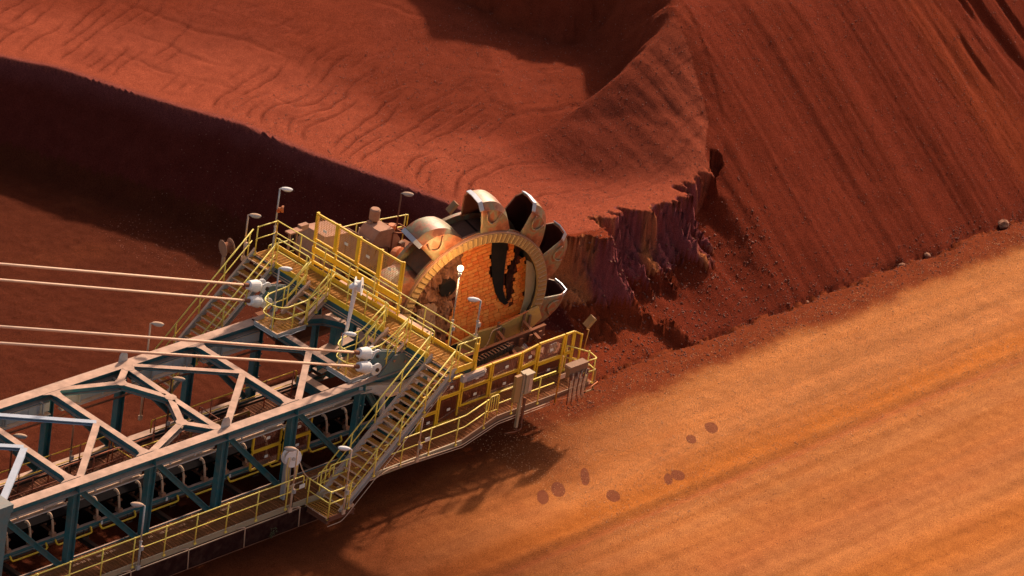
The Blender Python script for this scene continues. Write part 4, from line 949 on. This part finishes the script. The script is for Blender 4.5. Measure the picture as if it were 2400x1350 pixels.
b = MB(); b.prism([cpt(2.9 * math.cos(math.radians(t_)), 2.9 * math.sin(math.radians(t_)), 1.38) for t_ in range(0, 360, 8)], WN * .05); b.build('rear_wall', 'black', chute)
b = MB(); b.prism([cpt(x, y, offp(y) - .16) for x, y in ((1.02, 2.3), (1.78, 2.2), (1.74, 1.3), (1.72, .6), (1.76, .1), (1.9, -.25), (2.08, -.52), (1.92, -.58), (1.66, -.38), (1.42, .0), (1.22, .55), (1.10, 1.2), (1.03, 1.8))], WN * .03); b.build('dark_gap_plate', 'black', chute)  # black plate added to draw the dark gap between the tile walls
# ore caked pieces at the left of the chute
def crust(P, off, name, mat, seed, amp=.10, nn=16):
    rg = random.Random(seed); b = MB(); xs = [p[0] for p in P]; ys = [p[1] for p in P]; x0, x1, y0, y1 = min(xs), max(xs), min(ys), max(ys); idx = {}; vs = []; fs = []
    for i in range(nn + 1):
        for j in range(nn + 1):
            x = x0 + (x1 - x0) * i / nn; y = y0 + (y1 - y0) * j / nn
            if pin(P, x, y): idx[(i, j)] = len(vs); vs.append(cpt(x + rg.uniform(-.03, .03), y + rg.uniform(-.03, .03), off + .1 * y + rg.uniform(-amp, amp)))
    for (i, j) in idx:
        if (i + 1, j) in idx and (i, j + 1) in idx and (i + 1, j + 1) in idx: fs.append((idx[(i, j)], idx[(i + 1, j)], idx[(i + 1, j + 1)], idx[(i, j + 1)]))
    b.add(vs, fs); o = b.build(name, mat, chute); m_ = o.modifiers.new('thickness', 'SOLIDIFY'); m_.thickness = .08; return o
crust([(-2.4, -.6), (-2.2, .9), (-1.4, 1.7), (-.46, 2.2), (-.38, 1.2), (-.5, -.3), (-.6, -2.0), (-1.3, -2.2), (-2.1, -1.6)], .62, 'ore_crust', 'crust', 4, .13, 22)
crust([(-2.3, -1.5), (-2.35, .0), (-1.97, .30), (-1.6, .36), (-1.36, -.03), (-1.39, -.64), (-1.54, -1.2), (-1.7, -1.9)], .40, 'rubber_flap', 'hood', 5, .03, 14)
b = MB(); b.prism([cpt(x, y, offp(y) - .15) for x, y in ((1.98, 2.2), (2.5, 1.95), (2.42, 1.62), (2.22, 1.25), (2.14, .95), (2.20, .70), (2.12, .35), (2.18, -.05), (2.14, -.42), (2.02, -.46), (1.97, -.1), (1.90, .3), (1.86, .62), (1.98, .98), (2.16, 1.3), (2.18, 1.6))], WN * .05); b.build('hanging_strip', 'skirt', chute)
b = MB(); b.lathe(cpt(-.95, .68, .58), WN, [(0, .36), (.02, .38), (.3, .38)], 20); b.build('shaft_hole', 'black', chute)
# trough band and bracing under the tiles
tb = [(-.95, -1.62), (.43, -1.09), (1.49, -.98), (3.02, -.42), (3.30, -.98), (2.98, -1.32), (1.47, -1.73), (.32, -1.94), (-1.1, -2.4)]
b = MB(); b.prism([cpt(x, y, -.16) for x, y in tb], WN * .10); b.build('trough_band', 'trough', chute)
for (x, y0, y1) in ((1.2, -.75, -1.7), (1.5, -1.1, -1.85), (2.35, -.45, -1.4), (2.65, -.7, -1.45)):
    MB().bar(cpt(x, y0, -.22), cpt(x + .03, y1, -.22), .09, .07, up=WN).build('stiffener', 'brownbox', chute)
MB().tube([cpt(1.15, -.80, -.3), cpt(2.4, -.42, -.3)], .03, 7).build('guard_bar', 'orange', chute)
MB().tube(fillet([cpt(-.2, -2.1, -.4), cpt(.45, -1.9, -.4), cpt(.75, -1.5, -.4), cpt(.8, -.95, -.4), cpt(1.2, -.85, -.4)], .15), .022, 7).build('grease_line', 'pipe', chute)
# lit lamp by the tiles
for (lx, ly, lz, e) in ((15.0, 1.6, 9.77, 760), (-.93, 4.35, 7.22, 25)):
    pdl = bpy.data.lights.new('globe_light', 'POINT'); pdl.energy = e; pdl.color = (1, .62, .28); pdl.shadow_soft_size = .15
    po = bpy.data.objects.new('globe_light', pdl); COL.objects.link(po); po.location = (lx, ly, lz)

# ---------------------------------------------------------------- frame under the wheel
fr = thing('support_beams', 'rusty stiffened beams with two stub I-beams under the bucket wheel', 'steel beams', (17.8, 1.2, 5.0))
def fp(mb, name, mat):
    o = mb.build(name, mat, fr); o.location = (-17.8, -1.2, -5.0); return o
fp(MB().ibeam((15.1, 1.3, 5.75), (20.0, 1.3, 5.95), .14, .46), 'main_beam', 'rust')
fp(MB().bx(15.4, 19.2, 1.0, 1.06, 4.9, 5.40), 'web_plate', 'teal_pale')
for k in range(9): fp(MB().bar((15.4 + k * .52, 1.12, 5.58 + k * .02), (15.4 + k * .52, 1.12, 5.92 + k * .02), .06, .16, up=(1, 0, 0)), 'stiffener', 'rust')
fp(MB().ibeam((18.25, 2.1, 5.87), (17.48, .30, 5.87), .13, .24), 'stub_beam', 'rust'); fp(MB().ibeam((19.65, 2.1, 5.92), (19.15, .75, 5.92), .13, .24), 'stub_beam', 'rust')
fp(MB().ibeam((17.55, .5, 5.7), (17.55, .5, 4.4), .2, .2, up=(1, 0, 0)), 'leg', 'rust'); fp(MB().ibeam((19.2, .9, 5.7), (19.0, .9, 4.6), .2, .2, up=(1, 0, 0)), 'leg', 'rust'); fp(MB().ibeam((15.7, .9, 5.5), (15.7, .9, 4.4), .24, .2, up=(1, 0, 0)), 'leg', 'teal')
ch = thing('cable_chain', 'dark cable drag chain of open links lying below the wheel frame', 'cable chain', (13.6, .75, 5.55))
lk = MB(); lk.bx(0, .13, -.02, 0, 0, .24); lk.bx(0, .13, .22, .24, 0, .24); lk.bx(.03, .10, 0, .22, .22, .25); lk.bx(.03, .10, 0, .22, -.01, .02); lkm = lk.mesh('chain_link', 'darksteel')
for k in range(24): inst('chain_link', lkm, ch, (k * .17, 0, .018 * k))
MB().tube([(-.2, .1, .1), (4.2, .1, .5)], .05, 7).build('cable', 'black', ch)

# ---------------------------------------------------------------- machinery behind the front guards
mc = thing('belt_drive', 'rust-dusted gearbox, pulley and beams of the belt drive behind the front guard panels', 'machinery', (15, .6, 4.3))
def mp(mb, name, mat):
    o = mb.build(name, mat, mc); o.location = (-15, -.6, -4.3); return o
mp(MB().lathe((16.6, .6, 5.1), (0, 1, 0), [(0, .42), (1.9, .42)], 24), 'tail_pulley', 'rust')
b = MB(); b.bx(13.2, 14.1, .25, .8, 4.5, 5.15); b.bx(13.35, 13.9, .3, .7, 5.15, 5.4); b.cyl((14.1, .5, 4.85), (14.8, .5, 4.85), .22, n=14); mp(b, 'gearbox', 'rust')
b = MB(); b.bx(15.1, 15.9, .2, .7, 4.5, 4.9); b.cyl((15.9, .45, 4.75), (16.4, .45, 4.75), .2, n=14); mp(b, 'motor', 'rust')
for k in range(9): x = 12.2 + k * .95; mp(MB().bx(x, x + .10, .1, .22, 4.4, 6.1), 'frame_post', 'rust')
mp(MB().bx(12.1, 20.2, .12, .22, 6.1, 6.2), 'frame_rail', 'rust'); mp(MB().bx(12.1, 20.2, .30, 1.9, 4.36, 4.44), 'deck_plate', 'rust')
mp(MB().bx(12.1, 20.2, .08, .12, 4.30, 4.55), 'deck_edge', 'teal')
mp(MB().bx(12.4, 13.0, .2, .9, 4.6, 6.0), 'cabinet', 'rust')
for k in range(5): mp(MB().tube(fillet([(14 + k * .3, .15, 4.6), (14.2 + k * .35, .12, 5.4 + .1 * k), (15 + k * .3, .15, 5.6), (15.4 + k * .3, .2, 4.8)], .25), .022, 6), 'hydraulic_hose', 'rust')
tk = thing('lube_tank', 'dusty brown box tank behind the last front guard panel with a white lamp on top', 'tank', (19.3, .45, 5.0))
b = MB(); b.bx(-.75, .75, -.35, .45, .0, .62); b.bx(-.8, .8, -.4, .5, .62, .68); b.build('tank_body', 'rust', tk)
b = MB(); b.bx(-.45, .1, -.3, .2, .68, .73); b.build('lid', 'hood', tk)
b = MB(); b.lathe((.25, .2, .62), (0, -1, .1), [(0, .22), (.06, .26), (.3, .26)], 18); b.build('fan_cowl', 'rust', tk)
sq = thing('square_lamp', 'small bright white square lamp on top of the brown box tank', 'lamp', (19.2, .1, 5.70))
MB().bx(-.17, .17, -.04, .04, .06, .42).build('lamp_body', 'sign', sq); MB().tube([(0, 0, -.02), (0, 0, .08)], .03, 6).build('lamp_foot', 'pipe', sq)

# front guard panels
gp = thing('front_guard', 'row of yellow framed brown mesh guard panels along the front walkway', 'machine guard', (16, -.2, 4.9))
def gpanel(x0, x1, z0, z1, slope=0, tagp=True, fill='mesh', dbl=0):
    f = MB(); bw = .075; dz = slope
    f.bar((x0, 0, z0), (x1, 0, z0 + dz), .06, bw); f.bar((x0, 0, z1), (x1, 0, z1 + dz), .06, bw)
    f.bar((x0 + bw / 2, 0, z0), (x0 + bw / 2, 0, z1), bw, .066, up=(0, 1, 0)); f.bar((x1 - bw / 2, 0, z0 + dz), (x1 - bw / 2, 0, z1 + dz), bw, .066, up=(0, 1, 0))
    o = f.build('guard_frame', 'yellow', gp); w_ = MB(); n = int((z1 - z0) / .045)
    for k in range(1, n): z = z0 + (z1 - z0) * k / n; w_.bar((x0 + bw, 0, z), (x1 - bw, 0, z + dz), .006, .016)
    n = int((x1 - x0) / .09)
    for k in range(1, n): x = x0 + (x1 - x0) * k / n; u = dz * k / n; w_.bx(x - .006, x + .006, .006, .012, z0 + u, z1 + u)
    w_.build('wire_infill', fill, o)
    if tagp: MB().bx((x0 + x1) / 2 - .09, (x0 + x1) / 2 + .07, -.06, -.045, (z0 + z1) / 2 + dz / 2 - .05, (z0 + z1) / 2 + dz / 2 + .05).build('tag_plate', 'sign', gp)
    return o
for (x0, x1, z0, z1, sl) in ((-4.05, -3.18, -.35, .28, 0), (-4.05, -3.18, .34, 1.1, 0), (-3.15, -2.05, -.30, .78, 0), (-3.15, -2.05, .84, 1.50, 0), (-2.0, -.50, .18, .82, 0), (-2.0, -.50, .87, 1.51, 0), (-.45, 1.10, .16, .82, 0), (-.45, 1.10, .87, 1.52, 0), (1.15, 2.0, .14, .83, .06), (1.15, 2.0, .88, 1.53, .12), (2.06, 3.45, .02, .72, 0), (2.06, 3.45, .80, 1.66, 0)):
    gpanel(x0, x1, z0, z1, sl)
gpanel(3.52, 3.98, .05, .78, 0, False); gpanel(3.52, 3.98, .84, 1.66, 0, False)
b = MB(); b.bx(4.0, 4.07, -.03, .03, -.3, 1.66); b.bx(4.42, 4.49, -.03, .03, .3, 1.42); b.bar((4.03, 0, 1.64), (4.45, 0, 1.4), .05, .06); b.bar((4.03, 0, .5), (4.45, 0, .3), .05, .06)
o = b.build('guard_frame', 'yellow', gp); w_ = MB()
for k in range(26): w_.bar((4.07, 0, .54 + .043 * k), (4.42, 0, .38 + .041 * k), .006, .016)
w_.build('wire_infill', 'mesh', o)
for x in (-4.08, -3.16, -2.03, -.47, 1.12, 2.03, 3.49): MB().bx(x - .035, x + .035, .04, .10, -.55, 1.5).build('guard_post', 'yellow', gp)

# posts, boxes, pipes at the outer end
tm_ = thing('twin_post_mast', 'brown twin-channel mast with a junction box fixed to it on the front walkway rail', 'mast', (15.75, -1.62, 4.3))
b = MB(); b.bx(0, .11, 0, .10, 0, 2.3); b.build('mast_post', 'liner', tm_); b = MB(); b.bx(.26, .34, 0, .08, .1, 1.2); b.tube(fillet([(.05, 0, -.02), (.05, -.02, -.15), (-.6, -.02, -.05)], .08), .025); b.tube(fillet([(.3, 0, .1), (.3, -.02, -.1), (.1, -.02, -.16)], .08), .025); b.build('mast_post', 'rust', tm_)
b = MB(); b.bx(.12, .5, -.05, .22, 1.42, 2.22); b.bx(.08, .54, -.09, .26, 2.22, 2.27); b.build('junction_box', 'liner', tm_); MB().bx(-.34, -.02, .02, .16, 1.15, 2.25).build('back_plate', 'khaki', tm_)
MB().bx(.3, .48, -.065, -.052, 1.5, 2.05).build('box_door', 'pipe', tm_)
pp = thing('pipe_manifold', 'dusty box over a fan of thin pipes at the outer walkway end', 'pipe manifold', (18.8, -1.45, 4.7))
b = MB(); b.bx(-.40, .60, -.14, .12, .98, 1.34); b.prism([(-.43, -.17, 1.34), (.63, -.17, 1.34), (.58, -.17, 1.40), (-.38, -.17, 1.40)], (0, .34, 0)); b.build('manifold_box', 'brownbox', pp)
for k in range(12):
    x = -.38 + k * .08; MB().tube(fillet([(x + .012 * k, -.17 - .02 * (k % 2), 1.1), (x, -.2, .5), (x, -.21, .15), (x + (.14 if 5 < k < 10 else 0), -.22, -.18 + .05 * (k % 3))], .08), .020, 6).build('pipe', 'pipe' if k % 3 else 'rust', pp)
for k in range(4): MB().cyl((-.3 + k * .3, -.17, .85), (-.3 + k * .3, -.17, 1.1), .045, n=8).build('valve', 'rust', pp)
ef = thing('outer_end_frame', 'yellow looped rail and small cage closing the outer end of the front walkway', 'handrail', (19.7, -1.0, 4.97))
MB().tube(fillet([(-.4, -.45, 1.05), (.35, -.45, 1.0), (.55, .1, .95), (-.2, 1.0, 1.1)], .1), .024).build('top_rail', 'rail', ef)
MB().tube(fillet([(-.4, -.45, .55), (.35, -.45, .5), (.55, .1, .45), (-.2, 1.0, .6)], .1), .022).build('mid_rail', 'rail', ef)
for p in ((.3, -.42), (.5, .1), (0, .8)): inst('post', post_mesh(1.0, 'rail'), ef, (p[0], p[1], 0))
b = MB()
for x in (0, .45):
    for y in (-.4, .1): b.bx(x, x + .05, y, y + .05, -.45, .45)
b.bx(0, .5, -.4, -.36, .4, .46); b.bx(0, .5, -.4, -.36, -.45, -.39); b.bx(.45, .5, -.4, .15, .4, .46); b.build('cage', 'khaki', ef)
b = MB(); b.bx(-1.9, .4, -.45, .9, -.12, -.06); b.build('deck_plate', 'rust', ef)
MB().tube(fillet([(-1.9, -.55, -.15), (-1.0, -.6, -.22), (-.2, -.6, -.18), (.55, -.5, -.05)], .2), .02).build('conduit', 'orange', ef)
tp_ = thing('tall_post', 'single tall orange-brown post with a cream notice plate near the pipe manifold', 'post', (17.82, -1.58, 4.75))
MB().cyl((0, 0, 0), (.06, 0, 2.0), .032, n=8).build('pole', 'yellow_dark', tp_); MB().bx(.08, .34, -.02, 0, 1.0, 1.2).build('notice_plate', 'pipe', tp_)

# ducts bending down beside the long stair
dk = thing('cable_duct', 'pale grey bent cable ducts between the truss end and the long near stair', 'cable duct', (9.5, -.3, 6.5))
d1 = fillet([(-.9, .28, .78), (-.3, .1, .78), (.35, -.1, .68), (1.0, -.1, .52), (1.6, -.1, .58), (2.2, .1, .75)], .3, 5)
b = MB()
for p, q in zip(d1[:-1], d1[1:]): b.bar(p, q + (q - p) * .15, .22, .30)
b.build('duct', 'tray', dk)
d2 = fillet([(-.25, .1, .62), (.12, .0, .45), (.2, .0, -.1), (.22, .0, -.4), (.85, .0, -1.1), (1.5, .0, -1.6)], .3, 5)
MB().tube(d2, .12, 9).build('flexible_duct', 'tray', dk)

# drive machinery on the far side of the wheel
hd = thing('drive_hood', 'large pale dust-coated drive hood behind the slatted guard screen', 'machine housing', (15.1, 7.7, 6.6))
prof = [(-1.55, 1.1), (-1.1, 2.0), (.35, 1.85), (1.80, .80), (1.95, .0), (-.8, .2)]
b = MB(); b.prism([(x, 0, z) for x, z in prof], (0, 1.2, 0)); b.build('hood_shell', 'hood', hd)
b = MB(); b.prism([(x * .97 + .0, -.02, z * .97 + .03) for x, z in ((.35, 1.8), (1.78, .8), (1.9, .1), (.4, .3))], (0, .018, 0)); b.build('hood_panel', 'hood', hd)
b = MB(); b.bx(-1.6, 2.0, .3, 1.1, -1.2, .0); b.build('hood_base', 'rust', hd)
tr2 = thing('junction_tray', 'small cream tray and wiring box at the far corner of the gantry', 'wiring box', (12.5, 8.3, 8.6))
b = MB(); b.bx(0, .65, -.2, .1, .28, .34); b.bx(.1, .16, -.1, 0, -.4, .28); b.bx(.45, .51, -.1, 0, -.4, .28); b.bx(.7, 1.1, -.05, .15, .2, .42); b.build('tray', 'hood', tr2)
for k in range(4): MB().cyl((.12 + k * .14, -.05, -.1), (.12 + k * .14, -.05, .26), .03, n=6).build('gland', 'darksteel', tr2)
wd = thing('wheel_drive', 'dust-covered wheel gearbox with orange flange and service cage left of the wheel', 'gearbox', (17.4, 7.6, 6.6))
b = MB(); b.prism([(-.95, 0, 1.05), (-.55, 0, 1.55), (.2, 0, 1.5), (.65, 0, .95), (.7, 0, .3), (-.9, 0, .3)], (0, .9, 0)); b.build('gearbox_case', 'hood', wd)
b = MB(); b.lathe((-.1, -.5, .45), (.3, -1, .1), [(0, .5), (.12, .55), (.25, .55), (.3, .4), (.5, .4)], 24); b.build('drive_flange', 'orange', wd)
b = MB(); b.bx(-.2, 1.9, -.4, .9, -.6, .2); b.build('drive_base', 'rust', wd)
b = MB()
for (p, q) in (((.2, 0, 1.3), (1.5, 0, .95)), ((.2, .9, 1.3), (1.5, .9, .95)), ((.2, 0, 1.3), (.2, .9, 1.3)), ((1.5, 0, .95), (1.5, .9, .95)), ((.85, 0, 1.12), (.85, .9, 1.12)), ((.2, 0, 1.3), (.2, 0, .5)), ((1.5, 0, .95), (1.5, 0, .2)), ((.2, .45, 1.3), (1.5, .45, .95))): b.bar(p, q, .05, .05)
b.build('service_cage', 'rust', wd); MB().lathe((.55, .4, .9), (0, 0, 1), [(0, .12), (.3, .12), (.34, .16), (.5, .16)], 12).build('oil_filter', 'orange', wd)
b = MB(); b.cyl((1.3, -.7, -.1), (2.2, -.9, .25), .42, n=18); b.build('drive_shaft', 'galv', wd)
pt = thing('vertical_motor', 'vertical motor with a pale round cap on a stack of brown flanges behind the gearbox', 'motor', (17.3, 8.4, 7.3))
b = MB(); b.lathe((0, 0, 0), (0, 0, 1), [(0, .26), (.22, .26), (.24, .20), (.42, .20), (.44, .27), (.52, .27), (.54, .15), (.9, .15)], 18); b.build('motor_body', 'rust', pt)
b = MB(); b.lathe((0, 0, .9), (0, 0, 1), [(0, .19), (.04, .21), (.42, .21), (.48, .17)], 18); b.build('motor_cap', 'hood', pt); MB().bx(-.34, -.16, -.12, .06, .75, .92).build('terminal_box', 'hood', pt)
MB().cyl((-.75, 0, 0), (-.75, 0, .75), .025, n=6).build('vent_pipe', 'pipe', pt)
frl = thing('far_handrail', 'pale yellow handrail on the far side beyond the gearbox and hood', 'handrail', (15, 8.9, 6.5))
railing(frl, [(-2.6, 0, .55), (1.9, 0, .3), (4.6, 0, .0)], loop=(True, True)); MB().bx(-2.6, 4.8, -.1, .0, -.2, -.05).build('deck_edge', 'rust', frl)
far_arm = thing('drive_support_beam', 'rusty steel beam carrying the wheel drive on the far side', 'steel beam', (16, 7.2, 5.6))
b = MB(); b.ibeam((-4.5, 0, -.6), (4.5, 0, -.1), .5, .7); b.ibeam((-4.0, -2.2, -.9), (-4.0, 1.6, -.4), .4, .5); b.ibeam((2, -2.2, -.2), (2, 1.6, -.1), .4, .5); b.build('beam', 'rust', far_arm)

# clutter on the far side drive deck
for k in range(14):
    rg = random.Random(40 + k); x = -.9 + rg.random() * 2.9; y = -.6 + rg.random() * 1.6; z = .2 + rg.random() * .5; b = MB()
    if k % 3 == 0: b.tube(fillet([(x, y, z), (x + .1, y - .1, z + .6), (x + .7, y - .15, z + .55), (x + .9, y, z)], .15), .03, 6); b.build('oil_line', 'rust' if k % 2 else 'orange', wd)
    elif k % 3 == 1: b.bx(x, x + .25, y, y + .2, z, z + .3); b.bx(x + .05, x + .2, y - .02, y, z + .06, z + .24); b.build('terminal_box', 'brownbox', wd)
    else: b.lathe((x, y, z), (.3, -1, 0), [(0, .12), (.05, .15), (.1, .15), (.12, .08), (.3, .08)], 12); b.build('coupling', 'darksteel', wd)
for k in range(5): MB().bx(-1.2 + k * .62, -1.17 + k * .62, -.03, 1.22, .3, 1.75 - .12 * k * (k > 1)).build('hood_rib', 'brownbox', hd)
for k in range(10):
    rg = random.Random(80 + k); x = 12.6 + rg.random() * 7; b = MB(); b.bx(x, x + .3, .25, .6, 4.5, 4.7 + rg.random() * .9); b.tube(fillet([(x, .3, 4.8), (x + .2, .25, 5.5), (x + .8, .25, 5.6), (x + 1.1, .3, 5.0)], .2), .03, 6); mp(b, 'valve_block', 'brownbox' if k % 2 else 'rust')

# ---------------------------------------------------------------- clods, gravel, weed
rng = np.random.default_rng(4)
def clod(x, y, r, label, i):
    b = MB(); rg = random.Random(i); b.ell((0, 0, 0), (r, r * .8, r * .7), (1, rg.random(), 0), 9, 6); b.v = [tuple(c * (1 + rg.uniform(-.22, .22)) for c in v) for v in b.v]; b.s = [False] * len(b.s)
    o = b.build('ore_clod', 'crust', None, loc=(x, y, ground_z(x, y) + r * .35)); tag(o, label, 'clod', 'clods at the pile toe')
clod(49.45, .95, .30, 'largest dark clod of ore in the crack at the pile toe, far right', 1)
clod(44.15, .98, .17, 'small clod of ore in the toe crack, second from the right', 2)
clod(42.55, 1.05, .20, 'clod of ore in the toe crack, third from the right', 3)
clod(36.25, 1.08, .13, 'lone small clod at the toe crack right of the collapsed cliff', 4)
def gravel(name, n, x0, x1, y0, y1, s0, s1, mat, cond=None):
    xs = rng.uniform(x0, x1, n); ys = rng.uniform(y0, y1, n)
    zs, _ = terrain(xs[None, :], ys[None, :]); zs = zs[0]
    tet = np.array([(1, 0, -.4), (-.5, .87, -.4), (-.5, -.87, -.4), (.1, 0, .8)])
    a = rng.uniform(0, 6.28, n); s = s0 + (s1 - s0) * rng.random(n) ** 3; sx = rng.uniform(.7, 1.3, n)
    V = np.zeros((n, 4, 3)); c, s_ = np.cos(a), np.sin(a)
    for k in range(4):
        px, py, pz = tet[k]; V[:, k, 0] = xs + (px * c - py * s_) * s * sx; V[:, k, 1] = ys + (px * s_ + py * c) * s; V[:, k, 2] = zs + pz * s * .8 + s * .2
    F = (np.array([(0, 2, 1), (0, 1, 3), (1, 2, 3), (2, 0, 3)])[None] + (np.arange(n) * 4)[:, None, None]).reshape(-1, 3)
    me = bpy.data.meshes.new(name); me.vertices.add(n * 4); me.vertices.foreach_set('co', V.astype(np.float32).ravel()); me.loops.add(F.size); me.loops.foreach_set('vertex_index', F.astype(np.int32).ravel())
    me.polygons.add(len(F)); me.polygons.foreach_set('loop_start', np.arange(0, F.size, 3, dtype=np.int32)); me.update(calc_edges=True); me.materials.append(M[mat])
    o = bpy.data.objects.new(name, me); COL.objects.link(o); o['kind'] = 'stuff'; o.location = GOFF; tag(o, name.replace('_', ' ') + ' of small ore stones strewn over the ground', 'gravel'); return o
M['stone'] = simple('pale_ore_stone', (.60, .27, .12), .9); M['stone_dark'] = simple('dark_ore_stone', (.22, .065, .035), .9)
gravel('yard_gravel', 22000, 16, 54, -7.5, .9, .010, .042, 'stone')
gravel('pile_gravel', 30000, 15, 60, .8, 22, .012, .05, 'stone_dark')
gravel('toe_stones', 4200, 21, 60, .1, 2.4, .015, .065, 'stone_dark')
gravel('fallen_lumps', 1500, 24, 37, 2.2, 5.4, .015, .085, 'stone_dark')
gravel('scattered_stones', 9000, 8, 50, -17, -6, .008, .03, 'stone_dark')
wd_ = thing('weed', 'tiny dusty green weed by the hanging skirt under the near walkway', 'plant', (3.5, -1.64, 3.72))
b = MB(); rg = random.Random(2)
for k in range(40):
    p = V3(rg.uniform(-.18, .18), rg.uniform(-.08, .05), rg.uniform(-.12, .2)); q = p + V3(rg.uniform(-.06, .06), rg.uniform(-.06, .03), rg.uniform(-.02, .08)); b.bar(p, q, .02, .006)
M['leaf'] = simple('dusty_leaf', (.10, .09, .03), .8); b.build('leaves', 'leaf', wd_); MB().tube([(0, .03, -.15), (0, 0, .1)], .01, 5).build('stem', 'leaf', wd_)
